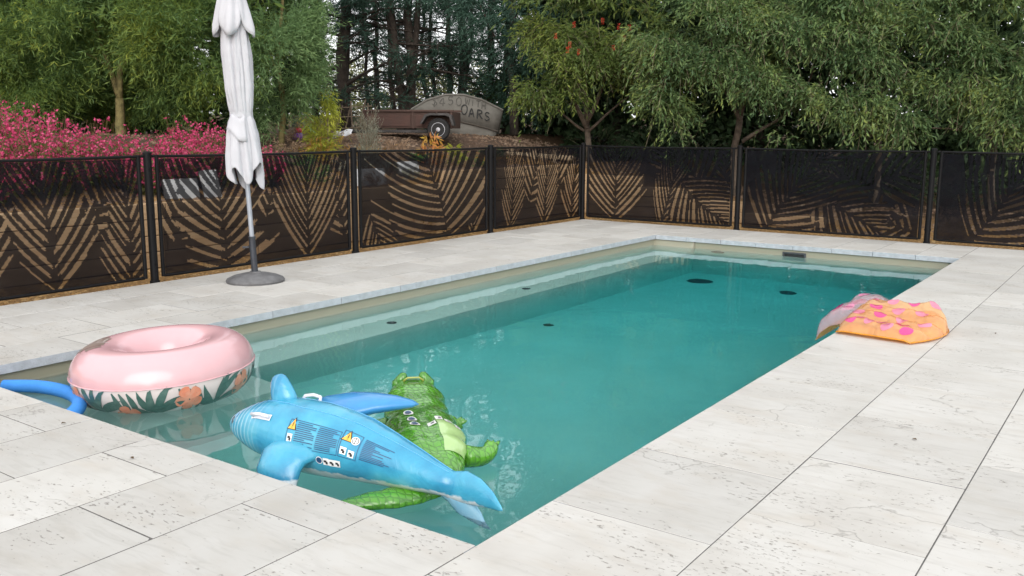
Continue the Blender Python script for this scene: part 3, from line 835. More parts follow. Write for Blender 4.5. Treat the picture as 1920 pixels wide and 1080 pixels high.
# taupe printed notice on the upper side, left
def top_print(phi, psi, off): return ring_pt(phi, psi, off)
lab = MB()
ph0 = R(228)
for (u0, u1, v0, v1) in ((-.34, .20, 0.95, 1.75), (-.26, .10, 0.76, 0.91), (.23, .36, 1.15, 1.65), (-.43, -.37, 1.0, 1.6)):
    g = MB().grid(lambda a, b: top_print(ph0 + lerp(u0, u1, a), lerp(v0, v1, b), 0.0016), 6, 6); lab.add(g.v, g.f)
lab = lab.build('notice_print', M_TAUPE, ring_o, fix=False)
ln_ = MB()
for v in (1.28, 1.47, 1.66):
    g = MB().grid(lambda a, b: top_print(ph0 + lerp(-.28, -.06, a), v + 0.035 * b, 0.0024), 5, 1); ln_.add(g.v, g.f)
g = MB().grid(lambda a, b: top_print(ph0 + lerp(-.04, -.015, a), lerp(1.15, 1.88, b), 0.0024), 1, 6); ln_.add(g.v, g.f)
ln_.build('notice_lines', M_PALE, lab, fix=False)

# ---- pool noodle
M_NOODLE = simple('blue_foam', (0.06, 0.28, 0.76), 0.75, 0.12, 3, bump=0.35, bscale=260, spec=0.25)
nz_pts = [Vector(p) for p in ((-3.80, 0.215, -0.118), (-3.62, 0.315, -0.112), (-3.42, 0.352, -0.108), (-3.22, 0.338, -0.108), (-3.05, 0.268, -0.110), (-2.945, 0.175, -0.114), (-2.90, 0.10, -0.118), (-2.885, 0.045, -0.120))]
def catmull(P, n):
    out = []
    for i in range(len(P) - 1):
        a, b, c, d = P[max(0, i - 1)], P[i], P[i + 1], P[min(len(P) - 1, i + 2)]
        for k in range(n):
            t = k / n
            out.append(0.5 * ((2 * b) + (c - a) * t + (2 * a - 5 * b + 4 * c - d) * t * t + (-a + 3 * b - 3 * c + d) * t ** 3))
    out.append(P[-1]); return out
no = empty('pool_noodle', (-3.3, 0.3, -0.12)); tag(no, 'curved blue foam pool noodle floating in the near left corner of the pool', 'pool noodle')
MB().tube([p - no.location for p in catmull(nz_pts, 6)], 0.040, 18).build('foam_tube', M_NOODLE, no, smooth=50)
for p, q in ((nz_pts[0], nz_pts[1]), (nz_pts[-1], nz_pts[-2])):
    d = (p - q).normalized()
    MB().tube([p - no.location + d * 0.001, p - no.location + d * 0.002], 0.013, 12).build('end_hole', M_BLACKHOLE, no)

# ---- inflatable shark
def shark_mat():
    m, nt, N, L, out = new_mat('shark_vinyl')
    tc = nd(N, 'TexCoord'); P = tc.outputs['Object']
    sx = nd(N, 'SeparateXYZ'); L.new(P, sx.inputs[0])
    nz = nd(N, 'TexNoise', Scale=5.0, Detail=4.0); L.new(P, nz.inputs['Vector'])
    rp = ramp(N, [(0.3, (0.024, 0.205, 0.38)), (0.55, (0.05, 0.32, 0.49)), (0.85, (0.14, 0.46, 0.58))]); L.new(nz.outputs[0], rp.inputs[0])
    # paler gill streaks near the head
    wv = nd(N, 'TexWave', Scale=9.0, Distortion=2.5, Detail=2.0); wv.bands_direction = 'X'; L.new(P, wv.inputs['Vector'])
    hd = nd(N, 'MapRange'); hd.inputs[1].default_value = 0.34; hd.inputs[2].default_value = 0.16; L.new(sx.outputs[0], hd.inputs[0])
    wr = ramp(N, [(0.55, 0.0), (0.95, 0.55)]); L.new(wv.outputs['Fac'], wr.inputs[0])
    c = mix(N, L, math_n(N, L, 'MULTIPLY', wr.outputs[0], hd.outputs[0]), rp.outputs[0], (0.42, 0.66, 0.74))
    # white belly with a ragged edge
    n2 = nd(N, 'TexNoise', Scale=22.0, Detail=2.0); L.new(P, n2.inputs['Vector'])
    zz = math_n(N, L, 'ADD', sx.outputs[2], math_n(N, L, 'MULTIPLY', n2.outputs[0], -0.05))
    bl = nd(N, 'MapRange'); bl.inputs[1].default_value = -0.085; bl.inputs[2].default_value = -0.095; L.new(zz, bl.inputs[0])
    c = mix(N, L, bl.outputs[0], c, (0.62, 0.68, 0.72))
    p = nd(N, 'BsdfPrincipled', Roughness=0.27); p.inputs['Coat Weight'].default_value = 0.4; p.inputs['Coat Roughness'].default_value = 0.15
    L.new(c, p.inputs['Base Color'])
    wk = nd(N, 'TexNoise', Scale=9.0, Detail=3.0, Distortion=1.2); L.new(P, wk.inputs['Vector'])
    b = nd(N, 'Bump', Strength=0.35, Distance=0.02); L.new(wk.outputs[0], b.inputs['Height']); L.new(b.outputs[0], p.inputs['Normal'])
    L.new(p.outputs[0], out.inputs['Surface'])
    return m
M_SHARK = shark_mat()
M_SHARKFIN = vinyl('shark_fin_vinyl', (0.035, 0.20, 0.50), 0.25, 0.1, 6, col2=(0.05, 0.28, 0.54))
M_DARKLINE = vinyl('printed_navy', (0.02, 0.07, 0.17), 0.35, 0.1, 30)
M_ORANGEPRINT = vinyl('printed_orange', (0.85, 0.45, 0.06), 0.35, 0.05, 30)
M_BLACKPRINT = vinyl('printed_black', (0.012, 0.012, 0.015), 0.3, 0.1, 30)
M_LIGHTBLUE = vinyl('printed_light_blue', (0.10, 0.40, 0.66), 0.35, 0.05, 30)
M_HANDLE = vinyl('white_vinyl_handle', (0.74, 0.74, 0.80), 0.3, 0.04, 10)
SN = Vector((-1.79, 0.345, -0.005))
shark = empty('inflatable_shark', SN); tag(shark, 'blue inflatable shark with printed warnings floating against the near edge', 'pool float')
SL = 1.34
_ss = [0, .02, .06, .12, .20, .30, .42, .55, .70, .85, 1.0, 1.12, 1.24, 1.34]
_sb = [.012, .040, .066, .094, .122, .148, .164, .168, .158, .138, .112, .090, .066, .050]
_sa = [.010, .036, .064, .096, .128, .158, .176, .178, .164, .140, .110, .086, .060, .040]
def s_axis(s):
    return Vector((s * 0.995, 0.085 * s + 0.02 * math.sin(2.2 * s), 0.004 + interp(s, [0, .3, .8, 1.34], [0.005, 0.03, 0.02, -0.045])))
def s_dir(s):
    return (s_axis(s + 0.01) - s_axis(s - 0.01)).normalized()
ROLL_S = R(-6)
def s_pt(s, th, off=0.0):
    """th 0 at the ridge, positive towards the near side"""
    a, b = interp(s, _ss, _sa), interp(s, _ss, _sb)
    d = s_dir(s); side = d.cross(Vector((0, 0, 1))).normalized(); up = side.cross(d).normalized()
    t = th + ROLL_S
    pk = 1 + 0.010 * math.sin(40 * s) * math.exp(-((th / 0.25) ** 2))
    ridge = 1 + 0.05 * math.exp(-((th / 0.22) ** 2)) * smooth01((s - 0.35) / 0.3)
    return s_axis(s) + side * ((a + off) * math.sin(t)) + up * ((b * ridge + off) * math.cos(t) * pk)
sv = [.0, .01, .025, .045, .07, .1, .14, .18, .22, .27, .32, .38, .44, .5, .56, .62, .68, .74, .8, .86, .92, .98, 1.04, 1.1, 1.16, 1.22, 1.28, 1.34]
MB().loft([[s_pt(s, 2 * math.pi * k / 40) for k in range(40)] for s in sv]).build('body', M_SHARK, shark, smooth=True)
# welded seams along the back
for th in (R(-24), R(26)):
    MB().tube([s_pt(s, th * interp(s, [.25, .5, 1.3], [.55, 1, .7]), 0.0005) for s in np.linspace(.28, 1.3, 30)], 0.0022, 5).build('weld_line', M_LIGHTBLUE, shark, smooth=True)
def blade(path, wv, hv, rot_axis, name, mat, par, n=16, sub=0):
    """inflated fin: flattened loft. path points; wv half chord; hv half thickness; rot_axis = chord direction"""
    P = [Vector(p) for p in path]; rg = []
    ch = Vector(rot_axis).normalized()
    for i, p in enumerate(P):
        t = (P[min(i + 1, len(P) - 1)] - P[max(i - 1, 0)]).normalized()
        c = (ch - t * ch.dot(t)).normalized(); nn = t.cross(c)
        rg.append([p + c * (wv[i] * math.cos(2 * math.pi * k / n)) + nn * (hv[i] * math.sin(2 * math.pi * k / n)) for k in range(n)])
    return MB().loft(rg).build(name, mat, par, smooth=True)
D0 = s_dir(.6)
SIDE = D0.cross(Vector((0, 0, 1))).normalized()
# dorsal fin
b0 = s_pt(.315, 0)
blade([b0 + Vector((0.02, 0, -0.03)), b0 + Vector((0.012, 0, 0.01)), b0 + Vector((-0.008, 0.004, 0.045)), b0 + Vector((-0.022, 0.008, 0.075)), b0 + Vector((-0.03, 0.012, 0.096)), b0 + Vector((-0.034, 0.014, 0.106)), b0 + Vector((-0.035, .014, 0.109))],
      [0.078, 0.072, 0.060, 0.050, 0.036, 0.020, 0.003], [0.048, 0.044, 0.042, 0.036, 0.027, 0.015, 0.002], D0, 'dorsal_fin', M_SHARKFIN if False else M_SHARK, shark)
# pectoral fins: the near one drops into the water by the coping, the far one sticks up and back
n0 = s_pt(.545, R(104))
blade([n0 + Vector((0.0, 0.07, 0.0)), n0 + Vector((-0.005, 0.02, 0.012)), n0 + Vector((-0.01, -0.035, -0.008)), n0 + Vector((0.0, -0.075, -0.05)), n0 + Vector((0.015, -0.10, -0.11)), n0 + Vector((0.04, -0.115, -0.19)), n0 + Vector((0.07, -0.12, -0.25)), n0 + Vector((0.075, -.12, -.26))],
      [0.145, 0.140, 0.125, 0.118, 0.110, 0.085, 0.03, 0.004], [0.045, 0.052, 0.055, 0.052, 0.045, 0.03, 0.012, 0.003], D0, 'pectoral_fin', M_SHARK, shark)
f0 = s_pt(.50, R(-52))
blade([f0 + Vector((-0.03, -0.06, -0.015)), f0 + Vector((0.0, 0.0, 0.0)), f0 + Vector((0.075, 0.075, 0.018)), f0 + Vector((0.155, 0.14, 0.026)), f0 + Vector((0.235, 0.20, 0.026)), f0 + Vector((0.30, 0.245, 0.022)), f0 + Vector((0.325, .262, 0.02))],
      [0.15, 0.140, 0.118, 0.094, 0.066, 0.034, 0.004], [0.035, 0.042, 0.046, 0.042, 0.033, 0.018, 0.003], D0 - Vector((0, .2, 0)), 'pectoral_fin', M_SHARKFIN, shark)
# tail fin: two lobes
M_TAILPALE = vinyl('pale_blue_vinyl', (0.26, 0.46, 0.58), 0.25, 0.1, 14, col2=(0.14, 0.36, 0.52))
tb = s_axis(1.30); td = s_dir(1.3)
blade([tb - td * 0.06, tb + td * 0.02, tb + td * 0.09 + Vector((0, -0.01, 0.02)), tb + td * 0.17 + Vector((0, -0.03, 0.032)), tb + td * 0.25 + Vector((0, -0.055, 0.035)), tb + td * 0.315 + Vector((0, -0.08, 0.03)), tb + td * 0.33 + Vector((0, -.085, 0.028))],
      [0.052, 0.062, 0.068, 0.058, 0.036, 0.012, 0.002], [0.040, 0.034, 0.028, 0.022, 0.014, 0.006, 0.002], (0, 0.25, 1), 'tail_lobe', M_SHARK, shark)
blade([tb - td * 0.05 + Vector((0, 0, -0.02)), tb + td * 0.02 + Vector((0, 0, -0.03)), tb + td * 0.09 + Vector((0, -0.015, -0.06)), tb + td * 0.16 + Vector((0, -0.03, -0.09)), tb + td * 0.22 + Vector((0, -0.05, -0.11)), tb + td * 0.25 + Vector((0, -.055, -0.118))],
      [0.040, 0.050, 0.052, 0.040, 0.018, 0.002], [0.030, 0.028, 0.022, 0.015, 0.007, 0.002], (0.3, 0.2, 1), 'tail_lobe', M_TAILPALE, shark)
# handles, eye, nostril
def patch(mb, s0, s1, t0, t1, off, nu=4, nv=3, par=s_pt):
    g = MB().grid(lambda a, b: par(lerp(s0, s1, a), lerp(t0, t1, b), off), nu, nv); mb.add(g.v, g.f); return mb
def handle(s, th):
    sgn = 1 if th > 0 else -1
    mb = MB()
    mb.tube([s_pt(s - .05, th, 0.004), s_pt(s - .045, th, 0.022), s_pt(s, th, 0.028), s_pt(s + .045, th, 0.022), s_pt(s + .05, th, 0.004)], 0.0085, 8)
    patch(mb, s - .062, s + .062, th - .09, th + .09, 0.003, 6, 3)
    mb.build('handle', M_HANDLE, shark, smooth=True, fix=False)
handle(.32, R(56)); handle(.42, R(-30))
e = MB()
for (dx, rr) in ((0, 1),):
    vs = [s_pt(.072 + 0.011 * math.cos(a), R(60) + 0.26 * math.sin(a), 0.0015) for a in np.linspace(0, 2 * math.pi, 14, endpoint=False)]
    e.add(vs, [tuple(range(14))])
e.build('eye', M_BLACKPRINT, shark, fix=False)
e2 = MB(); vs = [s_pt(.098 + 0.012 * math.cos(a), R(44) + 0.15 * math.sin(a), 0.0015) for a in np.linspace(0, 2 * math.pi, 12, endpoint=False)]
e2.add(vs, [tuple(range(12))]); e2.build('eye_highlight', M_LIGHTBLUE, shark, fix=False)
# printed warnings on the near flank
lb = MB()
def frame_lines(mb, s0, s1, t0, t1, w=0.003):
    wt_ = w / 0.16
    patch(mb, s0, s1, t0, t0 + wt_, 0.0012, 6, 1); patch(mb, s0, s1, t1 - wt_, t1, 0.0012, 6, 1)
    patch(mb, s0, s0 + w, t0, t1, 0.0012, 1, 5); patch(mb, s1 - w, s1, t0, t1, 0.0012, 1, 5)
frame_lines(lb, .505, .79, R(50), R(92)); frame_lines(lb, .795, .885, R(44), R(92))
rr_ = random.Random(3)
for (s0, s1) in ((.555, .66), (.672, .782)):
    t = R(53)
    while t < R(89):
        patch(lb, s0, s0 + (s1 - s0) * rr_.choice((.55, .75, .85, 1, 1)), t, t + R(1.5), 0.0014, 4, 1); t += R(3.1)
t = R(46)
while t < R(88):
    patch(lb, .90, .90 + .12 * rr_.choice((.45, .7, .9, 1, 1.2)), t, t + R(1.7), 0.0014, 4, 1); t += R(3.3)
lb.build('warning_text', M_DARKLINE, shark, fix=False)
def tri(s, th, h, mat, off, name):
    vs = [s_pt(s, th - h * 5.6, off), s_pt(s + h * .62, th + h * 2.6, off), s_pt(s - h * .62, th + h * 2.6, off)]
    return MB().add(vs, [(0, 1, 2)]).build(name, mat, shark, fix=False)
def disc(s, th, r, off, mat, name, n=18, inner=0.0):
    q = [s_pt(s + r * math.cos(a), th + r / .16 * math.sin(a), off) for a in np.linspace(0, 2 * math.pi, n, endpoint=False)]
    if inner:
        q2 = [s_pt(s + inner * math.cos(a), th + inner / .16 * math.sin(a), off) for a in np.linspace(0, 2 * math.pi, n, endpoint=False)]
        return MB().add(q + q2, [(i, (i + 1) % n, n + (i + 1) % n, n + i) for i in range(n)]).build(name, mat, shark, fix=False)
    return MB().add(q, [tuple(range(n))]).build(name, mat, shark, fix=False)
for s, th in ((.529, R(60)), (.818, R(56))):
    tri(s, th, .044, M_BLACKPRINT, 0.0020, 'warning_triangle'); tri(s, th + .006, .034, M_ORANGEPRINT, 0.0026, 'warning_triangle')
    patch(MB(), s - .002, s + .002, th - .10, th + .02, 0.0032, 1, 1).build('warning_mark', M_BLACKPRINT, shark, fix=False)
    patch(MB(), s - .002, s + .002, th + .04, th + .065, 0.0032, 1, 1).build('warning_mark', M_BLACKPRINT, shark, fix=False)
for s, th in ((.53, R(79)), (.817, R(80)), (.857, R(82)), (.735, R(106)), (.765, R(107)), (.795, R(107))):
    patch(MB(), s - .015, s + .015, th - .11, th + .11, 0.0020, 2, 2).build('pictogram', M_WHITEPRINT, shark, fix=False)
    patch(MB(), s - .010, s + .004, th - .045, th + .02, 0.0027, 1, 1).build('pictogram_mark', M_BLACKPRINT, shark, fix=False)
    patch(MB(), s - .002, s + .009, th - .01, th + .075, 0.0028, 1, 1).build('pictogram_mark', M_BLACKPRINT, shark, fix=False)
disc(.858, R(57), .021, 0.0020, M_WHITEPRINT, 'prohibition_sign')
disc(.858, R(57), .0165, 0.0026, M_BLACKPRINT, 'prohibition_ring', inner=.0135)
patch(MB(), .8565, .8595, R(57) - .085, R(57) + .085, 0.0027, 1, 2).build('prohibition_bar', M_BLACKPRINT, shark, fix=False)
disc(.70, R(105), .018, 0.0020, M_WHITEPRINT, 'mandatory_sign'); disc(.70, R(105), .0145, 0.0026, M_DARKLINE, 'mandatory_disc')

# ---- inflatable crocodile
def croc_mat():
    m, nt, N, L, out = new_mat('crocodile_vinyl')
    tc = nd(N, 'TexCoord'); P = tc.outputs['Object']
    mp = nd(N, 'Mapping'); mp.inputs['Rotation'].default_value = (0, 0, R(40)); mp.inputs['Scale'].default_value = (1, 1.5, 0.6); L.new(P, mp.inputs['Vector'])
    vo = nd(N, 'TexVoronoi', Scale=25.0, Randomness=0.4); vo.feature = 'DISTANCE_TO_EDGE'; L.new(mp.outputs[0], vo.inputs['Vector'])
    v2 = nd(N, 'TexVoronoi', Scale=25.0, Randomness=0.4); L.new(mp.outputs[0], v2.inputs['Vector'])
    nz = nd(N, 'TexNoise', Scale=4.0, Detail=3.0); L.new(P, nz.inputs['Vector'])
    base = ramp(N, [(0.3, (0.040, 0.19, 0.012)), (0.7, (0.10, 0.33, 0.022))]); L.new(nz.outputs[0], base.inputs[0])
    c = base.outputs[0]
    ed = ramp(N, [(0.0, 1.0), (0.12, 0.0)]); L.new(vo.outputs['Distance'], ed.inputs[0])
    c = mix(N, L, math_n(N, L, 'MULTIPLY', ed.outputs[0], 0.6), c, (0.02, 0.09, 0.012))
    p = nd(N, 'BsdfPrincipled', Roughness=0.18); p.inputs['Coat Weight'].default_value = 0.7; p.inputs['Coat Roughness'].default_value = 0.06
    L.new(c, p.inputs['Base Color'])
    hr = ramp(N, [(0.0, 0.0), (0.25, 1.0)]); L.new(vo.outputs['Distance'], hr.inputs[0])
    b = nd(N, 'Bump', Strength=0.35, Distance=0.01); L.new(hr.outputs[0], b.inputs['Height']); L.new(b.outputs[0], p.inputs['Normal'])
    L.new(p.outputs[0], out.inputs['Surface'])
    return m
M_CROC = croc_mat()
M_CROCPALE = vinyl('pale_green_vinyl', (0.36, 0.53, 0.22), 0.2, 0.08, 6)
M_CROCYEL = vinyl('olive_vinyl', (0.30, 0.32, 0.06), 0.3, 0.1, 8)
CO = Vector((-1.05, 0.98, -0.10))
croc = empty('inflatable_crocodile', CO); tag(croc, 'green inflatable crocodile with scale print floating behind the blue shark', 'pool float')
c_path = [Vector(p) - CO for p in ((-1.64, 1.51, -0.06), (-1.56, 1.43, -0.055), (-1.42, 1.28, -0.055), (-1.24, 1.10, -0.07), (-1.02, 0.90, -0.075), (-0.86, 0.77, -0.09), (-0.75, 0.68, -0.11), (-0.69, 0.58, -0.125), (-0.69, 0.48, -0.135), (-0.73, 0.37, -0.135), (-0.79, 0.27, -0.13), (-0.85, 0.18, -0.125), (-0.89, .14, -.125))]
c_pts = catmull(c_path, 5)
c_t = np.linspace(0, 1, len(c_path))
cw = [0.04, 0.130, 0.172, 0.175, 0.205, 0.185, 0.125, 0.090, 0.085, 0.080, 0.060, 0.03, 0.004]
chh = [0.02, 0.085, 0.115, 0.110, 0.125, 0.115, 0.085, 0.060, 0.052, 0.048, 0.036, 0.018, 0.003]
def c_pt(t, th, off=0.0):
    f = t * (len(c_pts) - 1); i = min(len(c_pts) - 2, max(0, int(f))); p = c_pts[i].lerp(c_pts[i + 1], f - i)
    d = (c_pts[min(len(c_pts) - 1, i + 2)] - c_pts[max(0, i - 1)]).normalized()
    side = d.cross(Vector((0, 0, 1))).normalized(); up = side.cross(d)
    w, h = interp(t, c_t, cw) + off, interp(t, c_t, chh) + off
    q = 1 - 0.075 * (0.5 + 0.5 * math.cos(t * 95)) * (1 if t < .8 else .4)
    x = math.sin(th)
    groove = 1 - 0.24 * math.exp(-((x / 0.22) ** 2)) * (1 if math.cos(th) > 0 else 0) * interp(t, [0, .15, .3, .45, .6], [0, .2, 1, .9, 0])
    return p + side * (w * x * q) + up * (h * math.cos(th) * q * groove)
MB().loft([[c_pt(t, 2 * math.pi * k / 36) for k in range(36)] for t in np.linspace(0, 1, 90)]).build('body', M_CROC, croc, smooth=True)
for sg in (-1, 1):
    b0 = c_pt(0.075, sg * R(52))
    lean = Vector((0.014, 0.010, 0)) * (1.4 if sg > 0 else -1.4)
    MB().tube([b0 + Vector((0, 0, -.03)), b0 + Vector((0, 0, 0.01)), b0 + lean + Vector((0, 0, 0.035)), b0 + lean * 1.6 + Vector((0, 0, 0.058)), b0 + lean * 1.9 + Vector((0, 0, 0.068))], [0.034, 0.033, 0.030, 0.024, 0.008], 12).build('eye_bump', M_CROC, croc, smooth=True)
mbh = MB()
mbh.tube([c_pt(.115, R(-24), .003), c_pt(.112, R(-12), .016), c_pt(.112, R(12), .016), c_pt(.115, R(24), .003)], 0.006, 8); mbh.build('handle', M_CROCYEL, croc, smooth=True)
def leg(t, th, pts, rad, name='leg'):
    b = c_pt(t, th); P = [b + Vector(p) for p in pts]
    lg = MB().tube(catmull(P, 4), list(np.interp(np.linspace(0, 1, (len(P) - 1) * 4 + 1), np.linspace(0, 1, len(P)), rad)), 14).build(name, M_CROC, croc, smooth=True)
    e = P[-1]; d = (P[-1] - P[-2]).normalized(); sd = d.cross(Vector((0, 0, 1))).normalized()
    for k in (-1, 0, 1):
        MB().tube([e - d * .015 + sd * k * .014, e + d * .022 + sd * k * .026, e + d * .036 + sd * k * .032], [.014, .010, .002], 8).build('toe', M_CROC, lg, smooth=True)
leg(.43, R(-88), ((0, -0.03, 0), (0.035, 0.035, -0.014), (0.052, 0.085, -0.004), (0.040, 0.125, 0.018)), (.055, .048, .040, .036))
leg(.27, R(-92), ((0, -0.02, 0), (0.015, 0.015, -0.01), (0.025, 0.035, 0.0)), (.05, .042, .034))
leg(.27, R(92), ((0, 0.01, 0), (-0.06, -0.03, -0.01), (-0.10, -0.05, 0.0)), (.05, .042, .03))
leg(.43, R(88), ((0, 0.02, 0), (-0.08, -0.05, -0.012), (-0.13, -0.10, -0.01)), (.052, .044, .03))
pp = patch(MB(), .34, .475, R(-74), R(-16), .002, 10, 8, c_pt); pp.build('pale_panel', M_CROCPALE, croc, smooth=True, fix=False)
for t, th in ((.325, R(-22)), (.335, R(-36)), (.35, R(-50)), (.345, R(-8))):
    patch(MB(), t, t + .016, th - .10, th + .10, .0035, 3, 3, c_pt).build('notice_print', M_WHITEPRINT, croc, fix=False)
    patch(MB(), t + .005, t + .010, th - .06, th + .02, .005, 1, 1, c_pt).build('notice_mark', M_BLACKPRINT, croc, fix=False)
for t, th in ((.305, R(20)), (.33, R(18)), (.355, R(16))):
    q = [c_pt(t + .009 * math.cos(a), th + .14 * math.sin(a), .0035) for a in np.linspace(0, 2 * math.pi, 16, endpoint=False)]
    MB().add(q, [tuple(range(16))]).build('notice_disc', M_WHITEPRINT, croc, fix=False)
    q = [c_pt(t + .006 * math.cos(a), th + .09 * math.sin(a), .005) for a in np.linspace(0, 2 * math.pi, 16, endpoint=False)]
    MB().add(q, [tuple(range(16))]).build('notice_disc', M_DARKLINE, croc, fix=False)

# ---- half deflated air bed over the pool edge
def clear_vinyl(name, col, see, tint):
    m, nt, N, L, out = new_mat(name)
    tc = nd(N, 'TexCoord'); nz = nd(N, 'TexNoise', Scale=6.0, Detail=4.0, Distortion=0.8); L.new(tc.outputs['Object'], nz.inputs['Vector'])
    rp = ramp(N, [(0.3, tuple(c * .82 for c in col)), (0.7, col)]); L.new(nz.outputs[0], rp.inputs[0])
    p = nd(N, 'BsdfPrincipled', Roughness=0.14); L.new(rp.outputs[0], p.inputs['Base Color']); p.inputs['Coat Weight'].default_value = 0.8; p.inputs['Coat Roughness'].default_value = 0.06
    tl = nd(N, 'BsdfTranslucent'); tl.inputs['Color'].default_value = (*col, 1)
    m0 = nd(N, 'MixShader'); m0.inputs[0].default_value = 0.35; L.new(p.outputs[0], m0.inputs[1]); L.new(tl.outputs[0], m0.inputs[2])
    t = nd(N, 'BsdfTransparent'); t.inputs['Color'].default_value = (*tint, 1)
    mx = nd(N, 'MixShader'); mx.inputs[0].default_value = see
    b = nd(N, 'Bump', Strength=0.9, Distance=0.05); L.new(nz.outputs[0], b.inputs['Height']); L.new(b.outputs[0], p.inputs['Normal'])
    L.new(m0.outputs[0], mx.inputs[1]); L.new(t.outputs[0], mx.inputs[2]); L.new(mx.outputs[0], out.inputs['Surface'])
    return m
M_ORANGE = clear_vinyl('orange_clear_vinyl', (0.88, 0.43, 0.04), 0.12, (1.0, 0.75, 0.40))
M_PEACH = clear_vinyl('peach_clear_vinyl', (0.93, 0.66, 0.38), 0.55, (1.0, 0.86, 0.66))
M_CLEAR = clear_vinyl('clear_vinyl', (0.80, 0.62, 0.72), 0.62, (1.0, 0.92, 0.97))
M_MAGENTA = clear_vinyl('magenta_print', (0.80, 0.09, 0.38), 0.12, (1.0, 0.5, 0.75))
M_ROSE = clear_vinyl('rose_print', (0.88, 0.35, 0.58), 0.22, (1.0, 0.7, 0.85))
mat_o = empty('air_bed', (0.35, 4.6, 0)); tag(mat_o, 'half deflated orange air bed with pink dots hanging over the pool edge', 'air bed')
AO = Vector(mat_o.location)
def bed_xy(a, b):
    """a along x 0..1, b along y 0..1, with an uneven outline"""
    x = lerp(0.02 - 0.02 * math.sin(3 * b), 0.70 - 0.17 * (1 - b) ** 3 - 0.14 * b ** 5, a)
    y = lerp(4.215 - 0.055 * a, 5.06 - 0.10 * a - 0.06 * (1 - a), b)
    return x, y
def bed_top(a, b, off=0.0):
    x, y = bed_xy(a, b)
    ea = min(1, min(a, 1 - a) / 0.16); eb = 1.0
    e = math.sqrt(max(0, 1 - (1 - ea) ** 2))
    tube = math.sqrt(abs(math.sin(math.pi * b * 4)))
    wr = 0.026 * mnoise.noise((x * 9, y * 9, 2.0)) + 0.016 * mnoise.noise((x * 22, y * 16, 5.0)) * (0.3 + a)
    wr *= min(1, min(b, 1 - b) / 0.06)
    back = 1 - smooth01((b - 0.93) / 0.07)
    z = 0.014 + e * (0.012 + (0.072 + 0.02 * b) * tube * (0.85 + 0.25 * math.sin(3.0 * a + 5 * b)) + back * 0.085 * smooth01(b * 1.15) * (1 - 0.35 * a) + wr) + off
    return Vector((x, y, max(z, 0.012))) - AO
MB().grid(lambda a, b: bed_top(a, b), 46, 60).build('upper_sheet', M_PEACH, mat_o, smooth=True, fix=False)
def bed_under(a, b):
    x, y = bed_xy(a, b); t = bed_top(a, b)
    return Vector((x, y, 0)) - AO + Vector((0, 0, max(0.008, 0.012 + 0.62 * (t.z - 0.014))))
MB().grid(lambda a, b: bed_under(a, b), 40, 40).build('lower_sheet', M_ORANGE, mat_o, smooth=True, fix=False)
rim = [bed_top(t, 0) for t in np.linspace(0, 1, 16)] + [bed_top(1, t) for t in np.linspace(0.06, 1, 16)] + [bed_top(1 - t, 1) for t in np.linspace(0.06, 1, 14)] + [bed_top(0, 1 - t) for t in np.linspace(0.06, 0.97, 14)]
MB().tube(rim + [rim[0]], 0.006, 6).build('welded_rim', M_ORANGE, mat_o, smooth=True)
rd = random.Random(2)
for j in range(5):
    for i in range(4):
        a, b = 0.14 + 0.24 * i + (0.11 if j % 2 else 0), (0.09, 0.16, 0.36, 0.61, 0.86)[j] + rd.uniform(-.02, .02)
        if a > 0.9: continue
        cen = lambda r, th: bed_top(min(.98, max(.02, a + r * math.cos(th) / .66)), min(.99, max(.01, b + r * math.sin(th) / .85)), 0.004)
        vs = [cen(0, 0)] + [cen(rr, th) for rr in (0.024, 0.046) for th in np.linspace(0, 2 * math.pi, 16, endpoint=False)]
        fs = [(0, 1 + k, 1 + (k + 1) % 16) for k in range(16)] + [(1 + k, 17 + k, 17 + (k + 1) % 16, 1 + (k + 1) % 16) for k in range(16)]
        MB().add(vs, fs).build('dot', M_MAGENTA if (i + j) % 3 == 0 else M_ROSE, mat_o, smooth=True, fix=False)
# pillow end slumped over the coping into the water
def pil(a, b, top, off=0.0):
    x, z = [(0.10, 0.015), (0.02, 0.012), (-0.06, -0.01), (-0.14, -0.055), (-0.215, -0.105), (-0.26, -0.15)][0], 0
    xs_ = np.interp(a, np.linspace(0, 1, 6), [0.09, 0.02, -0.05, -0.115, -0.165, -0.19]); zs_ = np.interp(a, np.linspace(0, 1, 6), [0.016, 0.016, 0.010, -0.012, -0.060, -0.125])
    y = lerp(4.46 + 0.05 * math.sin(4 * a), 5.60 - 0.25 * a, b)
    ea = min(1, min(a, 1 - a) / 0.3); eb = min(1, min(b, 1 - b) / 0.12)
    e = math.sqrt(max(0, 1 - (1 - ea) ** 2)) * math.sqrt(max(0, 1 - (1 - eb) ** 2))
    h = e * (0.055 + 0.050 * abs(math.sin(math.pi * b * 3)) + 0.022 * mnoise.noise((xs_ * 10, y * 8, 1.0)))
    nrm = Vector((-0.45 * a, 0, 1)).normalized()
    p = Vector((xs_, y, zs_)) + nrm * ((h + off) if top else 0.006)
    return p - AO
pil_o = MB().grid(lambda a, b: pil(a, b, True), 24, 40).build('pillow', M_CLEAR, mat_o, smooth=True, fix=False)
MB().grid(lambda a, b: pil(a, b, False), 16, 30).build('pillow_underside', M_ORANGE, pil_o, smooth=True, fix=False)
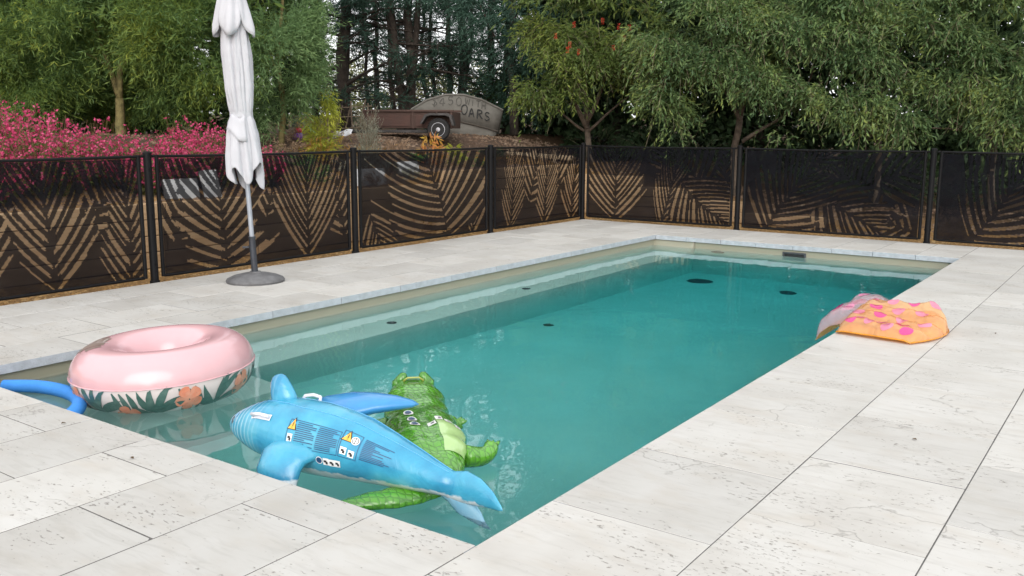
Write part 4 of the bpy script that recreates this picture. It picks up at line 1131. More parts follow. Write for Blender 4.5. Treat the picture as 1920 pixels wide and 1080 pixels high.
for (a, b) in ((.35, .18), (.62, .22), (.45, .38), (.7, .45), (.38, .6), (.6, .68), (.42, .82)):
    cen = lambda r, th: pil(min(.97, max(.03, a + r * math.cos(th) / .42)), b + r * math.sin(th) / .9, True, 0.004)
    vs = [cen(0, 0)] + [cen(rr, th) for rr in (0.022, 0.046) for th in np.linspace(0, 2 * math.pi, 16, endpoint=False)]
    fs = [(0, 1 + k, 1 + (k + 1) % 16) for k in range(16)] + [(1 + k, 17 + k, 17 + (k + 1) % 16, 1 + (k + 1) % 16) for k in range(16)]
    MB().add(vs, fs).build('dot', M_MAGENTA if a > .5 else M_ROSE, pil_o, smooth=True, fix=False)

# ================================================================== GARDEN BEYOND THE FENCE
def at(px, py, depth):
    """world point seen at that place of the 1920 wide picture, at that depth"""
    d = _f + _r2 * ((px - 960) / 1718.3) - _u2 * ((py - 540) / 1718.3)
    return Vector((1.851, -2.3945, 1.4465)) + d * depth
def on_ground(px, depth):
    p = at(px, 240, depth); return Vector((p.x, p.y, gh(p.x, p.y)))
SCR = YAW                     # rotation that faces the camera

M_RUST = simple('rusty_steel', (0.075, 0.045, 0.036), 0.85, 0.3, 7, bump=0.4, bscale=50, col2=(0.085, 0.05, 0.042))
M_RUSTPANEL = simple('rust_red_panel', (0.085, 0.042, 0.033), 0.85, 0.3, 5, bump=0.3, bscale=40, col2=(0.07, 0.042, 0.036))
M_DARKSTEEL = simple('dark_weathered_steel', (0.055, 0.05, 0.05), 0.7, 0.3, 9, bump=0.3, bscale=40)
M_TYRE = simple('tyre_rubber', (0.018, 0.018, 0.019), 0.85, 0.2, 20)
M_RIM = simple('white_wheel_rim', (0.46, 0.46, 0.50), 0.5, 0.12, 14)
M_BOAT = simple('weathered_grey_hull', (0.19, 0.18, 0.16), 0.85, 0.2, 3.5, bump=0.35, bscale=25, col2=(0.115, 0.108, 0.096))
M_BOATDARK = simple('dark_stained_transom', (0.085, 0.07, 0.058), 0.85, 0.25, 6, bump=0.3, bscale=25)
M_PAINTMARK = simple('black_brush_paint', (0.02, 0.02, 0.02), 0.7, 0.1, 20)
M_FADEMARK = simple('faded_brush_paint', (0.10, 0.095, 0.085), 0.8, 0.2, 20)
M_WOODGREY = wood('weathered_wood', (0.12, 0.09, 0.065), (0.28, 0.22, 0.165))
M_LOG = wood('pale_pine_log', (0.36, 0.26, 0.17), (0.58, 0.46, 0.32))

# ---- box trailer
tp = at(775, 240, 16.8); gz = gh(tp.x, tp.y)
tr = empty('trailer', (tp.x, tp.y, gz + 0.0), SCR - R(6)); tag(tr, 'rusty low box trailer with one white wheel parked in the garden', 'trailer')
MB().box((-0.10, 0.45, 0.37), (1.66, 0.9, 0.30)).build('box_body', M_RUST, tr, bevel=0.01)
for x0, x1 in ((-0.90, -0.02), (0.02, 0.40)):
    MB().box(((x0 + x1) / 2, -0.008, 0.355), (x1 - x0 - 0.05, 0.02, 0.20)).build('side_panel', M_RUSTPANEL, tr, bevel=0.004)
MB().box((-0.10, -0.02, 0.535), (1.70, 0.05, 0.035)).build('top_rail', M_RUST, tr, bevel=0.006)
MB().box((-0.10, 0.92, 0.545), (1.70, 0.05, 0.035)).build('top_rail', M_RUST, tr, bevel=0.006)
for x in (-0.92, 0.0, 0.44, 0.71):
    MB().box((x, -0.022, 0.37), (0.035, 0.028, 0.31)).build('stake_post', M_RUST, tr, bevel=0.004)
MB().box((-0.30, 0.0, 0.165), (1.35, 0.06, 0.05)).build('chassis_rail', M_DARKSTEEL, tr, bevel=0.005)
MB().tube([(-0.95, 0.3, 0.16), (-1.5, 0.45, 0.15), (-1.62, 0.46, 0.14)], 0.03, 8).build('drawbar', M_DARKSTEEL, tr)
MB().prism([(0.17, 0.30), (0.26, 0.46), (0.34, 0.49), (0.66, 0.49), (0.75, 0.45), (0.80, 0.27), (0.76, 0.27), (0.71, 0.42), (0.64, 0.45), (0.36, 0.45), (0.29, 0.42), (0.21, 0.30)], lambda a, b, d: (a, d, b), -0.27, -0.03).build('mudguard', M_DARKSTEEL, tr, bevel=0.004)
wh = empty('wheel', (0.50, -0.15, 0.20)); wh.parent = tr
def lathe_y(prof, n, mat, name, par):
    mb = MB().lathe(prof, n); mb.v = [(x, -z, y) for x, y, z in mb.v]; return mb.build(name, mat, par, smooth=35)
lathe_y([(0.12, -0.07), (0.185, -0.075), (0.205, -0.05), (0.205, 0.05), (0.185, 0.075), (0.128, 0.07)], 28, M_TYRE, 'tyre', wh)
lathe_y([(0.135, 0.0), (0.130, 0.068), (0.118, 0.073), (0.108, 0.045), (0.055, 0.058), (0.03, 0.075), (0.0, 0.078)], 24, M_RIM, 'rim', wh)
for k in range(5):
    a = k * 2 * math.pi / 5
    MB().box((0.082 * math.cos(a), -0.054, 0.082 * math.sin(a)), (0.03, 0.008, 0.03)).build('rim_slot', M_TYRE, wh)

# ---- dinghy on its side
bp_ = at(852, 224, 18.8)
boat = empty('dinghy', (bp_.x, bp_.y, bp_.z - 0.53), SCR + R(14)); boat.scale = (1.1, 1.1, 1.08); boat.rotation_euler.y = R(5)
tag(boat, 'weathered grey dinghy lying on its side with hand painted price lettering', 'dinghy')
top = [(-0.85, 0.60), (-0.58, 0.80), (-0.25, 0.93), (0.10, 0.965), (0.45, 0.91), (0.88, 0.755)]
chine = [(-0.85, 0.56), (-0.5, 0.52), (-0.1, 0.475), (0.35, 0.42), (0.80, 0.345)]
bot = [(-0.80, 0.46), (-0.45, 0.26), (0.0, 0.10), (0.35, 0.02), (0.70, -0.03)]
def strip2(A, B, ya, yb, n=16):
    f = lambda P, t: (float(np.interp(t, np.linspace(0, 1, len(P)), [p[0] for p in P])), float(np.interp(t, np.linspace(0, 1, len(P)), [p[1] for p in P])))
    vs = []
    for i in range(n + 1):
        a, b = f(A, i / n), f(B, i / n); bow = -0.05 * math.sin(math.pi * i / n)
        vs += [(a[0], ya + bow, a[1]), (b[0], yb + bow, b[1])]
    return vs, [(2 * i, 2 * i + 1, 2 * i + 3, 2 * i + 2) for i in range(n)]
hb = MB(); v_, f_ = strip2(top, chine, 0.05, 0.0); hb.add(v_, f_)
u_ = hb.build('hull_side', M_BOAT, boat, smooth=30, fix=False); s_ = u_.modifiers.new('t', 'SOLIDIFY'); s_.thickness = 0.02
hb = MB(); v_, f_ = strip2(chine, bot, 0.012, 0.10); hb.add(v_, f_)
u_ = hb.build('hull_bottom', M_BOAT, boat, smooth=30, fix=False); s_ = u_.modifiers.new('t', 'SOLIDIFY'); s_.thickness = 0.02
cc_ = [(p[0], 0.0 - 0.05 * math.sin(math.pi * i / 4), p[1]) for i, p in enumerate(chine)]
MB().tube(cc_, 0.014, 6).build('chine_strip', M_BOATDARK, boat)
MB().tube([(p[0], 0.05 - 0.05 * math.sin(math.pi * i / 5), p[1]) for i, p in enumerate(top)], 0.02, 8).build('gunwale', M_BOAT, boat)
MB().add([(0.88, 0.05, 0.755), (0.80, 0.0, 0.345), (0.70, 0.10, -0.03), (0.84, 0.72, -0.02), (0.98, 0.72, 0.36), (1.02, 0.70, 0.74)], [(0, 1, 2, 3, 4, 5)]).build('transom', M_BOATDARK, boat, fix=False)
MB().add([(p[0], 0.05, p[1]) for p in top] + [(p[0] * 0.98, 0.75, p[1] - 0.02) for p in top], [(i, i + 1, 7 + i, 6 + i) for i in range(5)]).build('inner_side', M_BOATDARK, boat, fix=False)
MB().tube([(1.02, 0.70, 0.76), (0.98, 0.73, 0.3), (0.84, 0.73, -0.02)], 0.016, 6).build('far_gunwale', M_BOAT, boat)
GLYPH = {   # brush strokes on a 1 x 1 square
 'O': [[(.5, 1), (.15, .8), (.08, .4), (.3, .02), (.7, .05), (.92, .4), (.85, .85), (.5, 1)]],
 'A': [[(.05, 0), (.45, 1.02), (.92, 0)], [(.2, .38), (.78, .42)]],
 'R': [[(.12, 0), (.15, 1)], [(.12, .97), (.7, .92), (.78, .65), (.15, .5)], [(.38, .5), (.95, .02)]],
 'S': [[(.85, .85), (.5, 1), (.15, .82), (.3, .58), (.75, .42), (.85, .15), (.45, -.02), (.08, .15)]],
 'W': [[(0, 1), (.22, 0), (.48, .7), (.76, 0), (1, 1)]], 'I': [[(.5, 1), (.46, 0)]], 'T': [[(.05, .97), (.95, 1)], [(.5, 1), (.46, 0)]],
 'H': [[(.1, 1), (.12, 0)], [(.88, 1), (.85, 0)], [(.1, .5), (.88, .54)]],
 '4': [[(.6, 0), (.62, 1), (.05, .35), (.95, .38)]], '5': [[(.85, 1), (.25, .96), (.2, .58), (.65, .6), (.85, .3), (.5, 0), (.12, .12)]],
 '0': [[(.5, 1), (.15, .75), (.15, .25), (.5, 0), (.88, .25), (.85, .75), (.5, 1)]], '$': [[(.85, .82), (.5, .95), (.15, .75), (.8, .32), (.5, .05), (.1, .2)], [(.5, 1.1), (.47, -.1)]]}
def lettering(txt, a, b, size, mat, slope, depth, wdt=0.016):
    rl = random.Random(len(txt) + int(size * 100))
    for i_, ch in enumerate(txt):
        mb = MB(); sz = size * rl.uniform(.9, 1.08); dz = rl.uniform(-.012, .012)
        for st in GLYPH[ch]:
            P = [Vector((a + i_ * size * .92 + x * sz * .72, 0, b + slope * (i_ * size * .92) + dz + y * sz)) for x, y in st]
            for p in P: p.y = depth - 0.050 * math.sin(math.pi * min(1, max(0, (p.x + .85) / 1.7))) + 0.14 * max(0.0, p.z - 0.47)
            P = catmull(P, 5) if len(P) > 2 else [P[0].lerp(P[1], t) for t in (0, .33, .66, 1)]
            L_, R_ = [], []
            for q in range(len(P)):
                t = P[min(q + 1, len(P) - 1)] - P[max(0, q - 1)]; n_ = Vector((-t.z, 0, t.x)); n_ = n_.normalized() * wdt * (.35 + .2 * rl.random() + (.12 if q < 4 else 0)) if n_.length else n_
                L_.append(P[q] + n_); R_.append(P[q] - n_)
            m_ = len(P); mb.add(L_ + R_, [(q, q + 1, m_ + q + 1, m_ + q) for q in range(m_ - 1)])
        mb.build('painted_letter', mat, boat, fix=False)
lettering('OARS', 0.06, 0.60, 0.165, M_PAINTMARK, -0.16, -0.020, 0.024)
lettering('WITH', 0.13, 0.80, 0.115, M_FADEMARK, -0.2, -0.020, 0.016)
lettering('$450', -0.50, 0.70, 0.165, M_FADEMARK, 0.14, -0.020, 0.020)

# ---- stake frame, log edging, odds and ends
fp = on_ground(672, 18.0)
fr = empty('trellis_frame', (fp.x, fp.y, fp.z), SCR); tag(fr, 'leaning grey wooden trellis of poles behind the trailer', 'trellis')
for (a0, b0, a1, b1) in ((-0.28, 0.0, -0.13, 0.62), (-0.12, 0.0, -0.13, 0.64), (-0.02, 0.0, 0.16, 0.66), (0.22, 0.0, 0.19, 0.60), (-0.42, 0.1, -0.30, 0.55)):
    MB().tube([(a0, random.uniform(-.05, .05), b0), (a1, random.uniform(-.05, .05), b1)], 0.016, 6).build('pole', M_WOODGREY, fr)
for z in (0.12, 0.34, 0.52):
    MB().tube([(-0.42, -0.03, z - 0.02), (0.28, -0.02, z + 0.02)], 0.013, 6).build('crossbar', M_WOODGREY, fr)
lp = on_ground(1000, 17.2)
le = empty('log_edging', (lp.x, lp.y, lp.z + 0.02), SCR + R(4)); tag(le, 'pale log edging held by short wooden pegs beyond the fence corner', 'log edging')
MB().tube([(-0.62, 0, 0.03), (0.0, 0.02, 0.0), (0.75, 0, -0.05)], 0.055, 10).build('log', M_LOG, le, smooth=40)
for x, h in ((-0.40, 0.16), (0.02, 0.10), (0.40, 0.10)):
    MB().tube([(x, -0.09, -0.2), (x, -0.09, h)], 0.035, 8).build('peg', M_LOG, le, smooth=40)
M_ROCK = simple('brown_rock', (0.16, 0.11, 0.085), 0.9, 0.3, 10, bump=0.6, bscale=20)
def rock(px, depth, s, label, mat=None, dz=0.0):
    g = on_ground(px, depth); mb = MB(); bm = bmesh.new(); bmesh.ops.create_icosphere(bm, subdivisions=3, radius=1)
    for v in bm.verts:
        k = 1 + 0.35 * mnoise.noise(v.co * 1.3 + Vector((px, 0, 0)))
        v.co = Vector((v.co.x * s * 1.3 * k, v.co.y * s * k, v.co.z * s * 0.75 * k))
    me = bpy.data.meshes.new('garden_rock'); bm.to_mesh(me); bm.free(); me.materials.append(mat or M_ROCK)
    o = link_mesh('garden_rock', me, None, (g.x, g.y, g.z + s * 0.35 + dz)); tag(o, label, 'rock', 'rocks in the garden bed'); return o
rock(538, 13.0, 0.10, 'brown rock lying on the garden bed right of the parasol')
rock(512, 12.4, 0.07, 'small brown rock beside the folded parasol canopy')
wp = on_ground(643, 15.4)
M_PAPER = simple('white_sheet', (0.72, 0.73, 0.76), 0.7, 0.08, 8)
ws = MB().grid(lambda a, b: (0.34 * (a - .5), 0.24 * (b - .5), 0.05 + 0.05 * mnoise.noise((a * 3.1, b * 3.3, 4.2)) + 0.03 * a), 10, 8).build('white_sheet', M_PAPER, None, smooth=True, fix=False)
ws.location = wp + Vector((0, 0, 0.06)); ws.rotation_euler = (R(25), R(-8), SCR)
so = ws.modifiers.new('t', 'SOLIDIFY'); so.thickness = 0.004
tag(ws, 'crumpled white sheet lying on the soil left of the trailer', 'sheet')
M_PURPLE = simple('purple_plastic', (0.23, 0.07, 0.42), 0.4, 0.1, 10); M_REDP = simple('red_plastic', (0.5, 0.03, 0.06), 0.4, 0.1, 10)
tpz = on_ground(560, 14.6)
toy = empty('plastic_toy', tpz); tag(toy, 'small purple and red plastic toy on the garden bed', 'toy')
MB().lathe([(0.05, 0.0), (0.10, 0.03), (0.105, 0.07), (0.08, 0.11), (0.0, 0.13)], 16).build('body', M_PURPLE, toy, smooth=True)
MB().lathe([(0.05, 0.12), (0.06, 0.16), (0.04, 0.19), (0.0, 0.20)], 14).build('cap', M_REDP, toy, smooth=True)

# ================================================================== VEGETATION
def unit(n, rng=RNG):
    v = rng.normal(size=(n, 3)); return v / np.linalg.norm(v, axis=1, keepdims=True)
def norm(v): return v / np.maximum(1e-9, np.linalg.norm(v, axis=1, keepdims=True))
def leaf_quads(P, D, ln, wd, rng=RNG, flat=None):
    """diamond leaves at P pointing along D"""
    n = len(P); D = norm(D)
    side = np.cross(D, unit(n, rng) if flat is None else flat + 0.5 * unit(n, rng)); side = norm(side)
    ln = np.broadcast_to(np.asarray(ln, float), (n,))[:, None]; wd = np.broadcast_to(np.asarray(wd, float), (n,))[:, None]
    M = P + D * ln * 0.45
    V = np.stack([P, M + side * wd, P + D * ln, M - side * wd], 1).reshape(-1, 3)
    return V
def quads_idx(nv): return np.arange(nv, dtype=np.int32).reshape(-1, 4)
def blob_points(blobs, per_area, rng=RNG, shell=(0.55, 1.05)):
    """points near the surface of noisy ellipsoids; returns P and outward direction"""
    Ps, Ds = [], []
    for c, r in blobs:
        rx, ry, rz = r if hasattr(r, '__len__') else (r, r, r)
        n = int(per_area * (rx * ry + ry * rz + rx * rz) / 3 * 4 * math.pi / 3)
        u = unit(n, rng); k = rng.uniform(shell[0] ** 2, shell[1] ** 2, n) ** 0.5
        k *= 1 + 0.22 * np.sin(u[:, 0] * 5 + c[0] * 3) * np.sin(u[:, 1] * 6 + c[1]) + 0.12 * np.sin(u[:, 2] * 9 + c[2] * 5)
        Ps.append(np.array(c)[None] + u * k[:, None] * np.array((rx, ry, rz))); Ds.append(u)
    return np.concatenate(Ps), np.concatenate(Ds)
def clumpy(P, D, freq, thr, seed):
    """thin the crown out between its sprays"""
    r = np.random.default_rng(seed); s = np.zeros(len(P))
    for _ in range(7):
        k = r.normal(size=3) * freq; s += np.sin(P @ k + r.uniform(0, 6.3))
    keep = s + 0.5 * r.normal(size=len(P)) > thr
    return P[keep], D[keep]
def twig_leaves(S, D, tl, droop, per, ln, wd, spread, rng=RNG, jit=0.3):
    """leaves along drooping twigs"""
    out = []
    n = len(S); D = norm(D)
    tl = rng.uniform(0.6, 1.3, n) * tl; dr = rng.uniform(0.6, 1.3, n) * droop
    for j in range(per):
        t = (j + rng.uniform(0, 1, n)) / per
        pos = S + D * (tl * t)[:, None]; pos[:, 2] -= dr * tl * t * t
        tan = D.copy(); tan[:, 2] -= 2 * dr * t; tan = norm(tan)
        q = norm(np.cross(tan, unit(n, rng)))
        sp = spread * rng.uniform(0.5, 1.4, n)
        d = tan * np.cos(sp)[:, None] + q * np.sin(sp)[:, None] + jit * 0.3 * unit(n, rng)
        out.append(leaf_quads(pos, d, ln * rng.uniform(0.65, 1.25, n), wd * rng.uniform(0.7, 1.3, n), rng))
    return np.concatenate(out), (S, D, tl, dr)
def twig_sticks(info, frac, w, rng=RNG):
    S, D, tl, dr = info; n = int(len(S) * frac); i = rng.choice(len(S), n, replace=False)
    S, D, tl, dr = S[i], D[i], tl[i], dr[i]; out = []
    side = norm(np.cross(D, unit(n, rng))) * w
    prev = S
    for t in (0.5, 1.0):
        pos = S + D * (tl * t)[:, None]; pos[:, 2] -= dr * tl * t * t
        out.append(np.stack([prev - side, prev + side, pos + side * .6, pos - side * .6], 1).reshape(-1, 3)); prev = pos
    return np.concatenate(out)
def foliage(name, V, mat, parent, origin):
    me = np_mesh(name, V - np.array(origin)[None], quads_idx(len(V)), mat)
    return link_mesh(name, me, parent)
def branch(p0, p1, r0, r1, bend=0.1, n=6, rnd=random):
    p0, p1 = Vector(p0), Vector(p1); L_ = (p1 - p0).length
    off = Vector((rnd.uniform(-1, 1), rnd.uniform(-1, 1), rnd.uniform(-.5, .8))) * bend * L_
    pts = [p0.lerp(p1, t) + off * math.sin(math.pi * t) + Vector((rnd.uniform(-1, 1), rnd.uniform(-1, 1), 0)) * 0.012 * L_ * (0 if t in (0, 1) else 1) for t in np.linspace(0, 1, n)]
    return pts, [lerp(r0, r1, t) for t in np.linspace(0, 1, n)]
def blobs_px(L_): return [(tuple(at(px, py, d)), r) for px, py, d, r in L_]

M_BARKLIGHT = simple('olive_bark', (0.20, 0.165, 0.065), 0.9, 0.3, 12, bump=0.5, bscale=40)
M_BARKDARK = simple('dark_bark', (0.045, 0.034, 0.027), 0.95, 0.3, 10, bump=0.8, bscale=30)
M_BARKGREY = simple('grey_brown_bark', (0.11, 0.085, 0.065), 0.95, 0.3, 12, bump=0.7, bscale=30)
M_ACACIA = leaf_mat('acacia_leaf', [(0.05, 0.105, 0.04), (0.105, 0.18, 0.055), (0.19, 0.27, 0.06), (0.42, 0.43, 0.06)], 0.55, 0.40, 0.7)
M_ACACIA2 = leaf_mat('acacia_leaf_fresh', [(0.085, 0.16, 0.075), (0.15, 0.25, 0.10), (0.24, 0.35, 0.14)], 0.55, 0.40, 0.7)
M_BOTTLE = leaf_mat('bottlebrush_leaf', [(0.035, 0.075, 0.032), (0.085, 0.15, 0.058), (0.165, 0.24, 0.085), (0.33, 0.39, 0.095)], 0.5, 0.32, 1.1)
M_BOTTLEY = leaf_mat('bottlebrush_leaf_yellow', [(0.045, 0.08, 0.022), (0.12, 0.175, 0.045), (0.26, 0.31, 0.06)], 0.5, 0.35, 0.9)
M_PINE = leaf_mat('pine_needle', [(0.018, 0.042, 0.030), (0.038, 0.085, 0.058), (0.075, 0.14, 0.10)], 0.6, 0.2, 0.9)
M_DARKLEAF = leaf_mat('shaded_leaf', [(0.018, 0.034, 0.016), (0.035, 0.065, 0.027), (0.06, 0.10, 0.035)], 0.6, 0.15, 0.6)
M_FARLEAF = leaf_mat('far_olive_leaf', [(0.10, 0.12, 0.04), (0.19, 0.20, 0.075), (0.30, 0.28, 0.11)], 0.7, 0.45, 0.5)
M_TWIG = simple('twig', (0.17, 0.135, 0.09), 0.9, 0.2, 10)
M_REDFLOWER = simple('red_bottlebrush_bloom', (0.55, 0.05, 0.02), 0.7, 0.2, 20)

def make_tree(name, label, cat, base, stems, bark, parts, group=None):
    """stems: list of (p0,p1,r0,r1,bend); parts: list of (part name, V, mat)"""
    o = empty(name, base); tag(o, label, cat, group)
    B = Vector(base); mb = MB()
    for p0, p1, r0, r1, bd in stems:
        pts, rad = branch(Vector(p0) - B, Vector(p1) - B, r0, r1, bd); mb.tube(pts, rad, 8 if r0 > 0.04 else 5)
    mb.build('trunk', bark, o, smooth=True)
    for nm, V, mt in parts: foliage(nm, V, mt, o, base)
    return o

# ---- acacia on the left
def needle_crown(blobs, dens, ln, wd, tl=0.30, droop=0.25, per=9, coarse=None):
    P, D = blob_points(blobs, dens); P, D = clumpy(P, D, 4.2, 0.1, 5); D = D + 0.6 * unit(len(D)); D[:, 2] += 0.1
    V, info = twig_leaves(P, D, tl, droop, per, ln, wd, 0.75)
    return V, info
ba = on_ground(226, 13.3)
fork = at(224, 185, 13.3)
st_ = [(ba - Vector((0, 0, .1)), fork, 0.075, 0.06, 0.02), (fork, at(192, 85, 13.2), 0.042, 0.028, 0.04), (fork, at(229, 80, 13.3), 0.050, 0.034, 0.03),
       (at(192, 85, 13.2), at(150, -60, 13.0), 0.028, 0.015, 0.08), (at(229, 80, 13.3), at(260, -120, 13.2), 0.034, 0.015, 0.06), (at(229, 125, 13.3), at(268, 90, 13.1), 0.022, 0.010, 0.08),
       (at(205, 125, 13.2), at(150, 95, 13.0), 0.018, 0.008, 0.08), (at(229, 110, 13.3), at(205, 80, 13.5), 0.016, 0.008, 0.1), (at(260, -120, 13.2), at(330, -300, 13.0), 0.02, 0.008, 0.1)]
bl = blobs_px([(15, 45, 12.8, .85), (105, 20, 12.6, .75), (150, 60, 13.2, .45), (225, 20, 12.5, .62), (320, 35, 12.6, .75), (395, 85, 12.9, .70), (60, 120, 13.0, .65), (115, 150, 13.6, .4), (330, 120, 13.2, .60), (385, 150, 13.4, .5), (285, 75, 12.9, .4), (-60, 110, 13, .8),
               (20, 175, 14.2, .5), (300, 165, 14.0, .5), (215, 60, 14.6, .9), (140, 130, 15.0, .8), (225, 160, 15.0, .7), (420, 30, 14.2, .9)])
V1, i1 = needle_crown(bl, 900, 0.105, 0.0062, per=10)
bl2 = blobs_px([(60, -110, 12.9, 1.1), (230, -120, 12.9, 1.1), (390, -100, 13.2, 1.0), (140, -270, 13.2, 1.3), (330, -270, 13.2, 1.2), (0, -260, 13.5, 1.2), (220, -400, 13.4, 1.2)])
V2, _ = needle_crown(bl2, 110, 0.22, 0.018, tl=0.4, per=8)
make_tree('acacia_tree', 'large feathery green acacia behind the pink bush, two slim stems showing', 'tree', ba, st_, M_BARKLIGHT, [('crown', np.concatenate([V1, V2]), M_ACACIA)])
# bright one right of the parasol
bb = on_ground(525, 13.9)
st_ = [(bb - Vector((0, 0, .1)), at(520, 120, 13.7), 0.05, 0.035, 0.05), (at(520, 120, 13.7), at(545, -100, 13.5), 0.035, 0.012, 0.05), (at(520, 140, 13.7), at(470, 30, 13.6), 0.025, 0.01, 0.05)]
bl = blobs_px([(552, 35, 13.3, .46), (515, 95, 13.1, .55), (565, 95, 13.4, .34), (540, 150, 13.3, .40), (515, 195, 13.5, .28), (470, 45, 13.3, .55), (465, 130, 13.3, .52), (590, 40, 13.6, .24), (475, 190, 13.7, .35), (540, -40, 13.3, .55)])
V1, i1 = needle_crown(bl, 1150, 0.095, 0.0058, per=10)
bl2 = blobs_px([(500, -130, 13.4, .9), (560, -150, 13.4, .7), (520, -260, 13.5, .8)])
V2, _ = needle_crown(bl2, 130, 0.2, 0.016, tl=0.35, per=8)
make_tree('acacia_tree', 'bright green feathery acacia just right of the folded parasol', 'tree', bb, st_, M_BARKLIGHT, [('crown', np.concatenate([V1, V2]), M_ACACIA2)])

# ---- dense evergreens behind, which close the view
def dense_tree(px, depth, h, w, label, dens=300, leaf=0.19, mat=None, low=0.05):
    b = on_ground(px, depth); blobs = []
    rn = random.Random(int(px) + 977)
    for k in range(14):
        z = lerp(low, h, (k + 0.5) / 14); rr = w * (0.55 + 0.45 * math.sin(math.pi * min(1, 0.25 + 0.7 * k / 13)))
        a = rn.uniform(0, 6.28); blobs.append(((b.x + math.cos(a) * rr * 0.45, b.y + math.sin(a) * rr * 0.45, b.z + z), (rr * 0.7, rr * 0.7, rr * 0.55)))
    P, D = blob_points(blobs, dens)
    V = leaf_quads(P, D + 0.7 * unit(len(D)), leaf * RNG.uniform(.7, 1.4, len(P)), leaf * 0.26, flat=None)
    return make_tree('evergreen_tree', label, 'tree', b, [(b, b + Vector((0, 0, h * 0.8)), 0.12, 0.04, 0.04)], M_BARKDARK, [('crown', V, mat or M_DARKLEAF)], 'dark evergreens closing the view')
for px, d, h, w, lb_ in ((-90, 17.5, 8.5, 1.7, 'dark evergreen behind the acacia at the left edge'), (110, 17.2, 8.5, 1.7, 'dark evergreen directly behind the acacia stems'), (300, 17.4, 8.5, 1.6, 'dark evergreen behind the right half of the big acacia'),
                         (455, 17.6, 8.5, 1.4, 'dark evergreen behind the folded parasol'), (1060, 22.0, 6.2, 1.9, 'dark evergreen behind the yellowish bottlebrush'), (1155, 19.6, 8, 1.3, 'dark evergreen between the two left bottlebrushes'), (1240, 21.5, 10, 2.0, 'dark evergreen behind the middle bottlebrush'),
                         (1430, 21.0, 10, 2.0, 'dark evergreen behind the forked bottlebrush trunk'), (1620, 20.5, 10, 2.0, 'dark evergreen behind the right bottlebrush'), (1810, 20.0, 10, 2.0, 'dark evergreen behind the rightmost bottlebrush'), (2010, 19.5, 10, 2.0, 'dark evergreen at the right edge of the view')):
    dense_tree(px, d, h, w, lb_)

# ---- weeping bottlebrushes on the right
def weeping_crown(blobs, dens, tl=0.30, droop=0.85, per=11, ln=0.095, wd=0.0115):
    P, D = blob_points(blobs, dens, shell=(0.45, 1.05)); P, D = clumpy(P, D * 1.0, 4.0, 0.6, 9); D = D * np.array((1, 1, 0.5)) + 0.5 * unit(len(D)); D[:, 2] += 0.25
    return twig_leaves(P, D, tl, droop, per, ln, wd, 0.62)
def bottlebrush(px, depth, blobs, uppers, limbs, label, mat, reds=0, dens=640):
    b = on_ground(px, depth)
    V, info = weeping_crown(blobs_px(blobs), dens)
    V2, _ = weeping_crown(blobs_px(uppers), 60, 0.6, 0.8, 9, 0.19, 0.020)
    stm = [(b - Vector((0, 0, .1)) if i == 0 else at(*l[0]), at(*l[1]), l[2], l[3], 0.08) for i, l in enumerate(limbs)]
    tws = twig_sticks(info, 0.5, 0.0035)
    o = make_tree('bottlebrush_tree', label, 'tree', b, stm, M_BARKGREY, [('crown', np.concatenate([V, V2]), mat), ('twigs', tws, M_TWIG)], 'weeping bottlebrush trees')
    return o
o = bottlebrush(1110, 17.2, [(1010, 70, 16.2, .42), (1060, 25, 16.0, .62), (1130, 10, 16.0, .6), (1040, 120, 16.2, .42), (1100, 90, 16.2, .5), (1010, 165, 16.5, .34), (1060, 170, 16.6, .32), (1180, 60, 16.3, .6), (1150, 130, 16.6, .42), (1210, 120, 16.8, .45)],
     [(1050, -110, 16.4, 1.0), (1180, -100, 16.4, 1.0), (1130, -230, 16.6, 1.1)],
     [((0, 0, 0), (1100, 200, 17.2), .06, .05), ((1100, 240, 17.2), (1050, 90, 16.6), .045, .02), ((1100, 230, 17.2), (1150, 80, 16.8), .045, .02), ((1100, 235, 17.2), (1085, 60, 16.8), .03, .015), ((1105, 245, 17.2), (1180, 180, 16.9), .03, .012), ((1095, 245, 17.2), (1030, 190, 16.9), .03, .012)],
     'yellow green weeping bottlebrush with a few red blooms behind the fence corner', M_BOTTLEY)
